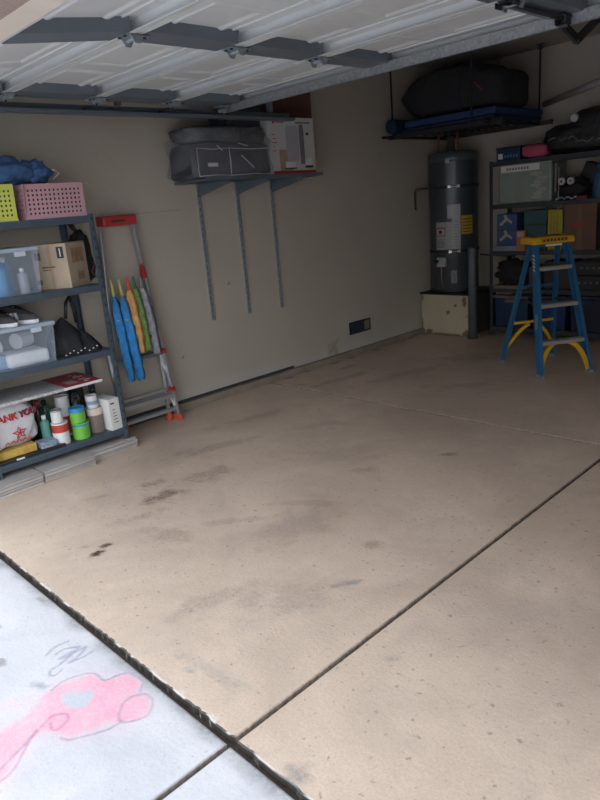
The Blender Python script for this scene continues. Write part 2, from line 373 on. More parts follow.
def added_far_house(x0, x1, y, h, lab, colm):  # unseen houses added to block low sky light reaching deep into the garage
    t = thing('house', lab, 'house', ((x0+x1)/2, y-4, -.06)); a = (x1-x0)/2
    M().box(-a, -4, 0, a, 4, h).build('wall', colm, t)
    M().prism([(-4.6, h), (4.6, h), (0, h+2.2)], 'x', -a-.5, a+.5).build('roof', mat('roof_tile', (.20, .12, .09), .9, 0, .2, 3), t)
    for wx in (-a*.55, a*.5):
        f = M().box(wx-.8, 3.98, .9, wx+.8, 4.05, 2.2).build('window', WHITEP, t); M().box(wx-.7, 4.05, 1.0, wx+.7, 4.06, 2.1).build('pane', mat('window_glass', (.03, .04, .05), .08), f)
    M().box(-.5, 3.98, 0, .5, 4.05, 2.1).build('door', CREAM, t)
added_far_house(-13, -.5, -17, 5.6, 'unseen tan stucco house added across the street, left of the driveway axis', STUCCO)
added_far_house(1.5, 13, -17, 5.6, 'unseen cream stucco house added across the street, right of the driveway axis', mat('cream_stucco', (.42, .36, .29), .9, 0, .08, 4))

# left wall, with filled patches and scuffs
def wall_paint(x, y):   # x = y world, y = z world
    t = blotch(x, y, 3.78, .13, .07, .10, 0, 2)*.6
    if t > 0: return (.30, .23, .15, t)
    lo = smooth01((.22-y+.06*noise.noise(Vector((x*4, 0, 0))))/.2)*.5
    for cx, cz, r in ((2.02,1.545,.010),(2.06,1.55,.006),(2.55,.93,.010),(2.0,.42,.012),(1.86,.43,.008),(3.2,.75,.008)):
        if math.hypot(x-cx, y-cz) < r*1.4: return (.06, .05, .05, .9)
    return (.56, .56, .56, lo)
def grid_wall(name, y0, y1, z0, z1):
    ny, nz = int((y1-y0)/.03), int((z1-z0)/.03); vs = []; cols = []; fs = []
    for j in range(nz+1):
        for i in range(ny+1):
            y = y0+(y1-y0)*i/ny; z = z0+(z1-z0)*j/nz; vs.append((0, y, z)); cols += wall_paint(y, z)
    for j in range(nz):
        for i in range(ny): a = j*(ny+1)+i; fs.append((a, a+1, a+ny+2, a+ny+1))
    n0 = len(vs)
    vs += [(-.15,y0,z0),(-.15,y1,z0),(-.15,y1,z1),(-.15,y0,z1)]; cols += (0,)*16
    c = [0, ny, (nz+1)*(ny+1)-1, nz*(ny+1)]
    fs += [(n0, n0+3, n0+2, n0+1)]
    bot = [i for i in range(ny+1)]; top = [nz*(ny+1)+i for i in range(ny+1)]; le = [j*(ny+1) for j in range(nz+1)]; ri = [j*(ny+1)+ny for j in range(nz+1)]
    fs += [tuple(bot[::-1])+(n0, n0+1), tuple(top)+(n0+2, n0+3), tuple(le)+(n0+3, n0), tuple(ri[::-1])+(n0+1, n0+2)]
    me = bpy.data.meshes.new(name); me.from_pydata(vs, [], fs); me.materials.append(WALL)
    at = me.color_attributes.new('stain', 'FLOAT_COLOR', 'POINT'); at.data.foreach_set('color', cols)
    o = bpy.data.objects.new(name, me); C.objects.link(o); return struct(o)
grid_wall('wall_left', -.22, BY, .055, CZ)
struct(M().box(-.15, BY, 0, WX+.15, BY+.15, CZ).build('wall_back', WALL2))
struct(M().box(WX, -.22, 0, WX+.15, BY, CZ).build('wall_right', WALL2))
struct(M().box(-.15, -.22, CZ, WX+.15, BY+.15, CZ+.25).build('ceiling', CEIL))
m = M(); m.box(0, -.22, 2.1, WX, .06, CZ); m.box(0, -.22, -.03, .46, .06, 2.1); m.box(5.44, -.22, -.03, WX, .06, 2.1)
struct(m.build('wall_front', STUCCO))
m = M(); m.box(-.6, -.22, CZ+.25, WX+.6, -.07, 5.2); struct(m.build('wall_facade', STUCCO))
m = M(); m.box(.46, .06, 2.1, 5.44, .15, 2.22); m.box(.37, .06, 0, .46, .15, 2.22); m.box(5.44, .06, 0, 5.53, .15, 2.22)
struct(m.build('trim_1', CREAM))
# stem-wall curb: a low concrete ledge that gets lower towards the back, and the dark gap strip over it
m = M(); m.add([(0,.15,0),(.055,.15,0),(.05,.15,.055),(0,.15,.055),(0,BY,0),(.055,BY,0),(.05,BY,.055),(0,BY,.055)], [(0,1,2,3),(7,6,5,4),(0,4,5,1),(1,5,6,2),(2,6,7,3),(3,7,4,0)])
struct(m.build('trim_2', CURB, bevel=.006))
struct(M().box(-.15, .15, 0, .0, BY, .055).build('wall_footing', CURB))
struct(M().box(.0, 1.3, .056, .012, 3.2, .076).build('baseboard_left', mat('dark_gap_strip', (.045, .045, .05), .7)))
# thin drywall seam showing on the left wall
struct(M().box(0, 1.62, 1.541, .0015, 2.17, 1.5435).build('trim_3', mat('seam_line', (.19, .17, .145), .8)))

# ---------------------------------------------------------------- garage door, raised under the ceiling
DX0, DX1, DY0, DZ = .5, 5.38, .2, 2.2
gd = thing('garage_door', 'white sectional garage door raised overhead with grey steel stiles and hinges', 'garage door', (2.94, 1.3, DZ))
o3 = Vector((-2.94, -1.3, -DZ))
STX = [.60, 1.88, 2.94, 4.0, 5.28]; SH = .5375
for s_ in range(4):
    y0 = DY0+s_*SH; y1 = y0+SH-.006; z = DZ+.05
    TT = Matrix.Translation(o3)
    if s_ == 0: TT = TT @ Matrix.Translation((0, DY0+SH, DZ)) @ Matrix.Rotation(R(6.8), 4, 'X') @ Matrix.Translation((0, -DY0-SH, -DZ))   # bottom section still on the curve of the track
    m = M(); m.T = TT
    m.box(DX0, y0, z, DX1, y1, z+.004)
    # lips hanging along both edges, each with a rolled flange
    for (a, b) in ((y0, 1), (y1, -1)):
        m.box(DX0, min(a, a+b*.004), DZ+.004, DX1, max(a, a+b*.004), z)
        m.box(DX0, min(a, a+b*.03), DZ+.002, DX1, max(a, a+b*.03), DZ+.007)
    m.box(DX0, y0+.075, z-.006, DX1, y0+.085, z)          # long bead near the seam
    m.box(DX0, y1-.085, z-.006, DX1, y1-.075, z)
    sec = m.build('door_section', WHITEDOOR, gd)
    # pressed rectangles
    p = M(); p.T = TT
    npan = 8; wd = (DX1-DX0)/npan
    for k in range(npan):
        xa, xb = DX0+k*wd+.07, DX0+(k+1)*wd-.07; ya, yb = y0+.125, y1-.125
        rings = [(0, 0), (.014, -.010), (.028, -.010), (.045, -.003)]
        vs = []
        for (ins, dz) in rings:
            for (x, y) in ((xa+ins, ya+ins), (xb-ins, ya+ins), (xb-ins, yb-ins), (xa+ins, yb-ins)): vs.append((x, y, z+dz-.0005))
        fs = [(4*r+i, 4*r+(i+1) % 4, 4*r+4+(i+1) % 4, 4*r+4+i) for r in range(3) for i in range(4)]+[(12, 13, 14, 15)]
        p.add(vs, fs)
    p.build('pressed_panel', WHITEDOOR, sec)
    for i, x in enumerate(STX):
        hw = .10 if i in (0, 4) else .09
        q = M(); q.T = TT
        q.prism([(x-hw, z-.001), (x-hw+.012, DZ+.001), (x+hw-.012, DZ+.001), (x+hw, z-.001)], 'y', y0+.036, y1-.05)
        st = q.build('stile', GALVD, gd)
    if s_ < 3:
        for i, x in enumerate(STX):
            q = M(); q.T = Matrix.Translation(o3); yy = y0+SH-.003
            q.box(x-.035, yy-.06, DZ-.006, x+.035, yy-.008, DZ-.0015); q.box(x-.035, yy+.008, DZ-.006, x+.035, yy+.06, DZ-.0015)
            q.tube([(x-.04, yy, DZ-.012), (x+.04, yy, DZ-.012)], .010, 8)
            q.prism([(yy-.03, DZ-.006), (yy+.03, DZ-.006), (yy+.012, DZ-.034), (yy-.012, DZ-.034)], 'x', x-.038, x-.034)
            q.prism([(yy-.03, DZ-.006), (yy+.03, DZ-.006), (yy+.012, DZ-.034), (yy-.012, DZ-.034)], 'x', x+.034, x+.038)
            h = q.build('hinge', GALV, gd)
            q = M(); q.T = Matrix.Translation(o3)
            for dx, dy in ((-.02, -.045), (.02, -.045), (-.02, .045), (.02, .045)): q.lathe([(.007, 0), (.007, .006)], 6, (x+dx, yy+dy, DZ-.012))
            if i in (0, 4):
                sx = -1 if i == 0 else 1; q.tube([(x+sx*.03, yy, DZ-.03), (x+sx*.19, yy, DZ-.03)], .006, 6)
            q.build('bolt', DARKST, h)
ye = DY0+4*SH
q = M(); q.T = Matrix.Translation(o3); q.box(DX0, ye-.075, DZ-.040, DX1, ye-.070, DZ+.01); q.box(DX0, ye-.07, DZ-.004, DX1, ye-.03, DZ+.001); q.box(DX0, ye-.075, DZ-.042, DX1, ye-.06, DZ-.038)
q.build('strut', mat('bright_galvanised', (.36, .38, .40), .4, .6, .3, 60), gd)
q = M(); q.T = Matrix.Translation(o3)
for sx in (DX0+.06, DX1-.06):
    q.box(sx-.05, ye-.16, DZ-.012, sx+.05, ye-.09, DZ-.004); q.tube([(sx-.04, ye-.12, DZ-.03), (sx+.04, ye-.12, DZ-.03)], .012, 8)
q.build('top_roller_bracket', GALV, gd)
q = M(); q.T = Matrix.Translation(o3); q.tube([(DX0, DY0-.004, DZ-.03), (DX1, DY0-.004, DZ-.03)], .020, 8); q.build('bottom_seal', RUBBER, gd)
# opener arm bracketed to the door
q = M(); q.T = Matrix.Translation(o3)
q.box(2.925, 1.72, DZ-.018, 2.955, ye-.08, DZ-.010); q.box(2.90, 1.74, DZ-.03, 2.906, 1.79, DZ-.010); q.box(2.975, 1.74, DZ-.03, 2.981, 1.79, DZ-.010); q.box(2.90, 1.75, DZ-.018, 2.981, 1.78, DZ-.010)
q.box(2.91, ye-.16, DZ-.014, 2.97, ye-.02, DZ-.006); q.box(2.915, ye-.13, DZ-.04, 2.92, ye-.06, DZ-.006); q.box(2.96, ye-.13, DZ-.04, 2.965, ye-.06, DZ-.006)
q.build('opener_bracket', DARKST, gd)
q = M(); q.T = Matrix.Translation(o3+Vector((2.94, 2.26, 2.16))); q.bar((0, .0, -.0), (0, .14, -.045), .014, .036); q.bar((0, .13, -.05), (0, .42, .10), .012, .036); q.tube([(-.015, .135, -.045), (.015, .135, -.045)], .014, 8); q.tube([(-.02, 0, 0), (.02, 0, 0)], .012, 8)
q.bar((0,.42,.10),(0,.60,.24),.010,.03)
q.build('opener_arm', DARKST, gd)
orail = thing('opener_rail', 'steel opener rail running from the header to the motor', 'opener rail', (2.94, 2.4, 2.40))
M().box(-.03, -2.3, .0, .03, 1.9, .045).build('rail', GALV, orail)
q = M(); q.obox((0, 2.0, .07), (.30, .36, .17)); q.build('motor_housing', DARKST, orail, bevel=.02)
for sx in (-.12, .09): M().box(sx, 1.95, .15, sx+.03, 1.98, .36).build('hanger', GALV, orail)
# horizontal track
for tx, lab in ((.40, 'galvanised roller track beside the raised door at the left wall'), (5.48, 'galvanised roller track at the far right door edge')):
    tr = thing('door_track', lab, 'door track', (tx, 1.5, 2.14))
    q = M(); y_0 = -1.0; q.box(-.03, y_0, 0, .03, 1.55, .004); q.box(-.034, y_0, 0, -.03, 1.55, .06); q.box(.03, y_0, 0, .034, 1.55, .02)
    pts = [(0, -1.0-.25*math.sin(a), .25*math.cos(a)-.25+.03) for a in [i*math.pi/16 for i in range(9)]]
    for a, b in zip(pts, pts[1:]): q.bar(a, b, .06, .02, (0, 1, .3))
    q.bar(pts[-1], (0, -1.25, -2.12), .06, .02, (0, 1, 0)); q.build('rail', GALVD, tr)
    for sy in (1.3, .0): M().box(-.02, sy, .06, .02, sy+.03, .62).build('hanger', GALVD, tr)

# ---------------------------------------------------------------- left shelving unit
def shelving(name, label, x0, x1, y0, y1, zs, mt, front, top):
    t = thing(name, label, 'shelving unit', ((x0+x1)/2, (y0+y1)/2, 0)); cx, cy = (x0+x1)/2, (y0+y1)/2
    T = Matrix.Translation((-cx, -cy, 0))
    for px, sx in ((x0, 1), (x1, -1)):
        for py, sy in ((y0, 1), (y1, -1)):
            q = M(); q.T = T; q.box(min(px, px+sx*.004), min(py, py+sy*.036), 0, max(px, px+sx*.004), max(py, py+sy*.036), top)
            q.box(min(px, px+sx*.036), min(py, py+sy*.004), 0, max(px, px+sx*.036), max(py, py+sy*.004), top)
            po = q.build('post', mt, t)
            q = M(); q.T = T
            k = 0
            while .08+k*.06 < top-.03:                       # keyhole slots of the angle posts
                zz = .08+k*.06
                q.box(px+sx*.012-.0045, py-.0008 if sy > 0 else py-.0002, zz, px+sx*.012+.0045, py+.0002 if sy > 0 else py+.0008, zz+.018)
                q.box(px-.0008 if sx > 0 else px-.0002, py+sy*.016-.0045, zz, px+.0002 if sx > 0 else px+.0008, py+sy*.016+.0045, zz+.018); k += 1
            q.build('slot', BLACKP, po)['kind'] = 'stuff'
    for z in zs:
        q = M(); q.T = T; q.box(x0+.008, y0+.008, z-.012, x1-.008, y1-.008, z)
        sh = q.build('shelf_board', mt, t)
        q = M(); q.T = T
        for (a, b, c, d) in ((x0+.005, y0+.005, x0+.009, y1-.005), (x1-.009, y0+.005, x1-.005, y1-.005), (x0+.005, y0+.005, x1-.005, y0+.009), (x0+.005, y1-.009, x1-.005, y1-.005)):
            q.box(a, b, z-.042, c, d, z-.001)
        q.box(x1-.0045, y0+.036, z-.030, x1-.001, y1-.036, z-.022) if front == 'x' else q.box(x0+.036, y0+.001, z-.030, x1-.036, y0+.0045, z-.022)
        q.build('beam', mt, sh)
    return t
shelving('shelving_unit', 'blue-grey slotted steel shelving unit against the left wall near the opening', .02, .44, .30, 1.20, (.15, .70, 1.125, 1.55), SHELFM, 'x', 1.56)

# tiles stacked under it
ords = ['topmost', 'second from top', 'third from top', 'bottom']
tile0 = None
for si, (yc, xo, where) in enumerate(((.355, .56, 'in the stack nearest the camera'), (.71, .545, 'in the middle stack'), (1.065, .475, 'in the stack nearest the ladder'))):
    for k in range(4):
        o = M().box(-.15, -.172, 0, .15, .172, .0165).build('floor_tile', TILE if k % 2 else TILE2, bevel=.003)
        o.location = (xo-.15+rnd.uniform(-.008, .008), yc+rnd.uniform(-.004, .004), (3-k)*.0185)
        o.rotation_euler.z = R(rnd.uniform(-1, 1))+(.06 if si == 0 else .03)
        tag(o, 'grey floor tile, %s %s under the left shelving' % (ords[k], where), 'tile', 'grey tile stacks under the left shelving')

# perforated baskets
def basket(name, label, colm, x0, x1, y0, y1, z, h, nh, nv):
    cx, cy = (x0+x1)/2, (y0+y1)/2; t = thing(name, label, 'basket', (cx, cy, z)); a, b = (x1-x0)/2, (y1-y0)/2
    ta = .03                                                    # taper towards the base... walls lean outwards at the base
    def ring(s, zz): return [(-a*s-0, -b*s, zz), (a*s, -b*s, zz), (a*s, b*s, zz), (-a*s, b*s, zz)]
    m = M(); th = .003
    # each side wall is a plate with real square holes
    def plate(p00, p10, p01, nh_, inward):
        p00, p10, p01 = Vector(p00), Vector(p10), Vector(p01); U = p10-p00; V = p01-p00; n = Vector(inward)*th
        us = [0, .05]; 
        pu = (.90)/nh_; us = [0]+[v for k in range(nh_) for v in (.05+pu*(k+.28), .05+pu*(k+.70))]+[1]
        pv = (.78)/nv; vs_ = [0]+[v for k in range(nv) for v in (.10+pv*(k+.25), .10+pv*(k+.72))]+[1]
        P = [[p00+U*u+V*v for u in us] for v in vs_]
        V1 = []; F = []
        W = len(us)
        for side in (0, 1):
            for r in P:
                for q in r: V1.append(q+n*side)
        N = W*len(vs_)
        for j in range(len(vs_)-1):
            for i in range(W-1):
                if i % 2 == 1 and j % 2 == 1:
                    A = j*W+i; B = A+1; Cc = A+W+1; D = A+W
                    for (p, q) in ((A, B), (B, Cc), (Cc, D), (D, A)): F.append((p, q, q+N, p+N))
                    continue
                A = j*W+i; F.append((A, A+1, A+W+1, A+W)); F.append((A+N, A+W+N, A+W+1+N, A+1+N))
        m.add(V1, F)
    s0, s1 = 1.0, .93                                          # baskets stored upside down lean in at the top
    c0 = ring(s0, .0); c1 = ring(s1, h)
    plate(c0[1], c0[2], c1[1], nh, (-1, 0, 0)); plate(c0[3], c0[0], c1[3], nh, (1, 0, 0))
    ns = max(4, int(nh*(a/b)))
    plate(c0[0], c0[1], c1[0], ns, (0, 1, 0)); plate(c0[2], c0[3], c1[2], ns, (0, -1, 0))
    m.build('basket_wall', colm, t)
    M().box(-a*s1, -b*s1, h-.004, a*s1, b*s1, h).build('basket_base', colm, t, bevel=.002)
    M().box(-a*.9, -b*.9, .002, a*.9, b*.9, h*.92).build('inner_shade_block', mat('inner_shade_block', (.03, .02, .025), .9), t)  # added dark block: paints the shade of the unlit interior behind the holes
    q = M()
    for (x_0, y_0, x_1, y_1) in ((-a-.004, -b-.004, a+.004, -b+.004), (-a-.004, b-.004, a+.004, b+.004), (-a-.004, -b, -a+.004, b), (a-.004, -b, a+.004, b)): q.box(x_0, y_0, 0, x_1, y_1, .012)
    q.build('rim', colm, t, bevel=.002); return t
basket('perforated_basket', 'lime yellow perforated plastic basket on top of the left shelving', mat('lime_plastic', (.56, .62, .12), .5, 0, .05), .12, .425, .40, .735, 1.55, .205, 12, 6)
basket('perforated_basket', 'dusty pink perforated plastic basket on top of the left shelving', mat('pink_plastic', (.50, .30, .34), .5, 0, .05), .13, .425, .785, 1.165, 1.55, .20, 13, 6)
m = M(); m.blob((0, -.10, 0), (.20, .46, .15), 3, .3, 2.4, 40, 20, 2.2); m.blob((.02, .12, .0), (.14, .20, .13), 9, .35, 2.2, 30, 16, 2.5)
t = thing('cloth_bag', 'crumpled blue cloth bag lying over the baskets atop the left shelving', 'cloth bag', (.26, .82, 1.755)); m.build('bag_body', BLUEC, t, smooth=True)
M().tube([(.0, .20, .06), (.03, .25, .08), (.03, .28, .06), (.0, .25, .03)], .006, 6).build('strap', WHITEP, t, smooth=True)

# clear bins
def clear_bin(name, label, x0, x1, y0, y1, z, h, lidm=None):
    cx, cy = (x0+x1)/2, (y0+y1)/2; t = thing(name, label, 'storage bin', (cx, cy, z)); a, b = (x1-x0)/2, (y1-y0)/2
    m = M(); k = .93
    def wall(p, q, r, s_): m.add([p, q, r, s_], [(0, 1, 2, 3)])
    B = [(-a*k, -b*k, .002), (a*k, -b*k, .002), (a*k, b*k, .002), (-a*k, b*k, .002)]; Tp = [(-a, -b, h-.02), (a, -b, h-.02), (a, b, h-.02), (-a, b, h-.02)]
    for i in range(4): wall(B[i], B[(i+1) % 4], Tp[(i+1) % 4], Tp[i])
    wall(*B); m.build('bin_body', CLEAR, t)
    M().box(-a-.008, -b-.008, h-.024, a+.008, b+.008, h).build('lid', lidm or mat('milky_lid', (.42, .50, .60), .35, 0, .05, alpha=.8), t, bevel=.006)
    q = M()
    for sy in (-1, 1): M().box(a-.02, sy*b*.55-.03, h-.05, a+.012, sy*b*.55+.03, h-.022).build('latch', mat('milky_latch', (.5, .56, .64), .4), t, bevel=.003)
    return t
clear_bin('storage_bin', 'clear lidded plastic bin with bottles on the upper left shelf', .08, .42, .34, .815, 1.125, .275)
def bottle(name, label, cat, x, y, z, r, h, bm, cm, group=None, neck=.4):
    t = thing(name, label, cat, (x, y, z), 0, group)
    M().lathe([(r*.9, 0), (r, .006), (r, h*.72), (r*.85, h*.80), (r*neck, h*.86), (r*neck, h*.88)], 16).build('bottle_body', bm, t, smooth=True)
    M().lathe([(r*neck*1.2, h*.87), (r*neck*1.2, h), (r*neck*.9, h+.002)], 12).build('cap', cm, t, smooth=True); return t
BLB = mat('sky_blue_plastic', (.05, .25, .55), .35, 0, .1)
bottle('bottle', 'bright blue bottle inside the upper clear bin', 'bottle', .33, .60, 1.128, .045, .20, BLB, BLB, None, .5)
bottle('bottle', 'blue bottle with white cap at the back of the upper clear bin', 'bottle', .25, .66, 1.128, .035, .22, BLB, WHITEP)
bottle('bottle', 'short grey bottle near the right end of the upper clear bin', 'bottle', .34, .73, 1.128, .03, .15, mat('grey_plastic', (.3, .33, .36), .5), WHITEP)
t = tag(M().box(-.08, -.07, 0, .08, .07, .2).build('paper_packet', PAPER, loc=(.27, .47, 1.128), bevel=.01), 'white paper packet at the left end of the upper clear bin', 'packet')
# cardboard box
t = thing('cardboard_box', 'light brown cardboard box with dark symbol on the upper left shelf', 'box', (.245, 1.025, 1.125), R(35))
M().box(-.12, -.12, 0, .12, .12, .275).build('box_body', CARD2, t, bevel=.003)
M().box(-.012, -.1212, .0, .012, -.1198, .275).build('tape', CARD, t)
M().box(.055, -.1215, .185, .10, -.1200, .255).build('handling_symbol', INK, t)
M().box(.074, -.1222, .195, .081, -.1215, .245).build('symbol_arrow', PAPER, t)
q = M(); q.box(-.06, -.1215, .13, .03, -.12, .14); q.box(-.06, -.1215, .115, .0, -.12, .121); q.box(-.10, -.1215, .18, -.06, -.12, .225); q.box(-.105, -.1215, .03, -.075, -.12, .06); q.build('print', mat('brown_ink', (.16, .11, .08), .7), t)['kind'] = 'stuff'
q = M(); q.box(.1200, -.07, .15, .1212, .08, .24); q.box(.12, -.02, .04, .1212, .06, .09); q.build('side_print', mat('rust_print', (.33, .21, .13), .8, 0, .3, 30), t)['kind'] = 'stuff'
# back pack
t = thing('backpack', 'black backpack hanging behind the light brown box on the left shelving', 'backpack', (.085, 1.255, 1.12))
M().blob((0, 0, 0), (.15, .10, .34), 5, .15, 3, 30, 20).build('backpack_body', BLACKC, t, smooth=True)
M().blob((.06, 0, .02), (.09, .09, .17), 6, .15, 2.8, 20, 12).build('pocket', BLACKC, t, smooth=True)
M().tube([(.0, .0, .31), (-.03, -.02, .40), (-.05, -.06, .44), (-.03, -.02, .36), (.02, .02, .30)], .010, 6).build('strap', BLACKP, t, smooth=True)
M().tube([(.09, .0, .16), (.11, .03, .12), (.105, .0, .07), (.11, .03, .03)], .004, 6).build('pink_cord', mat('pink_cord', (.35, .1, .14), .7), t, smooth=True)

# lower clear bin
clear_bin('storage_bin', 'clear lidded plastic bin of white goods on the middle left shelf', .08, .425, .33, .825, .70, .25)
t = tag(M().box(-.10, -.13, 0, .10, .13, .085).build('white_box', WHITEP, loc=(.29, .655, .703), bevel=.02), 'white rounded box inside the lower clear bin', 'box')
q = M(); q.tube([(0, -.12, .04), (0, .08, .04)], .038, 16); t = tag(q.build('towel_roll', PAPER, loc=(.27, .46, .79), smooth=False), 'white roll in the lower clear bin', 'roll')
t = tag(M().box(-.09, -.12, 0, .09, .10, .085).build('blue_packet', mat('pale_blue_film', (.25, .38, .55), .4, 0, .3, 20), loc=(.27, .45, .703), bevel=.015), 'pale blue and white packet under the roll in the lower clear bin', 'packet')
q = M(); q.tube([(0, -.05, .05), (.0, .06, .05)], .05, 16); tag(q.build('white_cup', WHITEP, loc=(.22, .69, .79), rotz=.5), 'white cup lying at the right end of the lower clear bin', 'cup')
# sneakers
def sneaker(x, y, label):
    t = thing('sneaker', label, 'shoe', (x, y, .95), R(32), 'pair of sneakers on the lower bin')
    out = [(-.04, -.0), (-.045, .06), (-.03, .12), (.0, .14), (.03, .12), (.045, .05), (.04, -.04), (.035, -.12), (.0, -.145), (-.035, -.12), (-.035, -.05)]
    sole = [(v, u*.85) for u, v in out]      # toe to +x
    M().prism(sole, 'z', 0, .026).build('sole', WHITEP, t, bevel=.006)
    q = M(); n = len(sole); lev = [(1.0, .024, 0), (.98, .045, 0), (.88, .068, -.004)]
    vs = []; fs = []
    for sc, z, o in lev:
        for (a, b) in sole:
            zz = z
            if sc < .95: zz = .058 if a > .05 else (.115 if a < -.02 else .115-.057*(a+.02)/.07)
            elif z > .04: zz = .04 if a > .06 else .06
            vs.append((a*sc+o, b*sc*(.8 if sc < .95 else 1), zz))
    for l in range(2):
        for i in range(n): fs.append((l*n+i, l*n+(i+1) % n, (l+1)*n+(i+1) % n, (l+1)*n+i))
    fs.append(tuple(2*n+i for i in range(n))); q.add(vs, fs); q.build('upper', mat('black_suede', (.05, .05, .055), .85), t, smooth=True)
    q = M()
    for sy in (-1, 1):
        for k in range(3): q.bar((.0-.03*k+.02, sy*.0395, .03), (-.02-.03*k+.03, sy*.038, .07), .016, .010, (0, sy, 0))
    q.build('stripe', WHITEP, t)['kind'] = 'stuff'
    q = M()
    for k in range(4): q.bar((.035-.02*k, -.014, .068+.012*k), (.035-.02*k, .014, .068+.012*k), .006, .004)
    q.build('lace', WHITEP, t)['kind'] = 'stuff'; return t
sneaker(.29, .545, 'left sneaker, black with three white stripes, on the lower clear bin')
sneaker(.29, .675, 'right sneaker, black with three white stripes, beside its mate')
# black bag
t = thing('black_bag', 'slumped black bag with fringed hem on the middle left shelf', 'bag', (.245, 1.01, .70))
m = M()
def sagging_cone(m, c, a, b, h, seed, pw=1.5):
    vs = []; fs = []; K = 36; n = 14
    for i in range(n+1):
        f = i/n; rr_ = (1-f**pw)*.97+.03
        for k in range(K):
            th = 2*math.pi*k/K; d = 1+.16*noise.noise(Vector((math.cos(th)*2+seed, math.sin(th)*2, f*2)))+.06*math.cos(th*7+seed+f*2)*(1-f)
            vs.append((c[0]+a*rr_*d*math.cos(th), c[1]+b*rr_*d*math.sin(th), c[2]+h*f))
    for i in range(n):
        for k in range(K): fs.append((i*K+k, i*K+(k+1) % K, (i+1)*K+(k+1) % K, (i+1)*K+k))
    fs.append(tuple(range(K))[::-1]); fs.append(tuple(n*K+k for k in range(K))); m.add(vs, fs)
sagging_cone(m, (0, -.05, 0), .14, .12, .235, 3, 2.2); sagging_cone(m, (.03, .06, 0), .13, .11, .14, 9, 1.3)
m.build('bag_body', BLACKC, t, smooth=True)
M().tube([(.0, -.02, .22), (.0, .0, .32), (-.02, .04, .36), (-.03, .06, .28), (-.02, .06, .18)], .012, 8).build('handle', BLACKP, t, smooth=True)
q = M()
for k in range(9): q.lathe([(.005, 0), (.005, .006)], 6, (.155+.005*math.sin(k), -.13+.027*k, .012+.01*(k % 3)))
q.build('stud', WHITEP, t)['kind'] = 'stuff'

# bottom shelf goods
t = thing('flat_box', 'long flat printed board with red end lying over the cans on bottom left shelf', 'board', (.24, .66, .50))
M().box(-.19, -.34, 0, .185, .42, .018).build('board_sheet', mat('printed_paper', (.46, .46, .47), .6, 0, .35, 55), t, bevel=.002)
M().box(-.188, .17, .0181, .183, .418, .0200).build('red_panel', mat('red_print', (.40, .03, .045), .5, 0, .1), t)
M().box(.02, .215, .0201, .13, .285, .0208).build('white_patch', mat('pinkish_print', (.55, .35, .36), .6), t)
q = M()
for k in range(7): q.box(-.12+.04*k, .32+.02*(k % 2), .0201, -.095+.04*k, .345+.02*(k % 3), .0206)
q.build('print', PAPER, t)['kind'] = 'stuff'
M().box(.1832, .155, .001, .1856, .42, .017).build('white_edge', PAPER, t)
# supports under the board (books and tins at the back)
t = thing('shopping_bag', 'white plastic shopping bag printed THANK YOU in red, bottom left shelf', 'shopping bag', (.25, .47, .15))
m = M(); m.blob((0, 0, .07), (.24, .34, .27), 31, .12, 4.0, 36, 20); m.build('bag_body', mat('white_bag_film', (.62, .62, .66), .3, 0, .06, 8, .3), t, smooth=True)
flat_text('THANK', .058, 'lettering', REDINK, t, textT((.128, -.055, .262), (0, 1, .02), (0, -.03, 1)), .006)
flat_text('YOU', .056, 'lettering', mat('dark_red_ink', (.22, .03, .05), .6), t, textT((.122, .112, .268), (-.25, 1, .02), (0, 0, 1)), .006)
q = M()
for k in range(5):
    a = k*1.257; q.tube([(.128, .04+.0*k, .155), (.128, .04+.022*math.cos(a), .155+.022*math.sin(a)), (.127, .04+.045*math.cos(a+.4), .155+.04*math.sin(a+.4)), (.128, .04+.02*math.cos(a+.9), .155+.02*math.sin(a+.9))], .004, 5)
for k in range(5): q.tube([(.128, -.06+.035*k, .10), (.128, -.045+.035*k, .115), (.128, -.03+.035*k, .10)], .0035, 5)
q.build('flower_print', REDINK, t)['kind'] = 'stuff'
tag(M().box(-.11, -.12, 0, .12, .13, .05).build('yellow_magazine', mat('yellow_cover', (.55, .36, .08), .5, 0, .3, 25), loc=(.27, .46, .168), bevel=.004), 'yellow magazines lying under the THANK YOU bag', 'magazines')
tr = tag(M().box(-.19, -.24, 0, .185, .20, .017).build('black_mat', BLACKP, loc=(.24, .56, .15), bevel=.003), 'black tray with white sticker at left end of the bottom shelf', 'tray')
M().box(.1855, -.12, .004, .187, -.07, .015).build('white_sticker', PAPER, tr)
def can(label, x, y, z, r, h, body, lid, band=None, group=None, name='paint_can'):
    t = thing(name, label, 'can', (x, y, z), 0, group)
    M().lathe([(r*.97, 0), (r, .004), (r, h-.012), (r*.96, h-.008), (r*.96, h-.006)], 20).build('can_body', body, t, smooth=False)
    M().lathe([(r*.99, h-.012), (r*1.01, h-.008), (r*1.01, h), (r*.93, h), (r*.92, h-.004), (0.001, h-.004)], 20).build('can_lid', lid, t)
    if band: M().lathe([(r*1.006, h*band[0]), (r*1.006, h*band[1])], 20, caps=False).build('paper_band', band[2], t)
    return t
GRN = mat('lime_green_paint', (.16, .48, .06), .4); BLL = mat('blue_lid', (.03, .25, .52), .4); RBD = mat('red_band', (.48, .05, .04), .5)
can('white can with broad red band, front of bottom left shelf', .355, .77, .15, .052, .145, WHITEP, WHITEP, (.58, .97, RBD))
can('small white can stacked on the red-banded can', .35, .765, .295, .036, .085, PAPER, mat('grey_lid', (.35, .36, .38), .4, .5))
can('lime green can with blue band beside the red-banded can', .36, .905, .15, .056, .11, GRN, GRN, (.8, .95, BLL))
can('lime green can with bright blue lid, on the other green can', .355, .90, .26, .05, .10, GRN, BLL, (.72, .99, BLL))
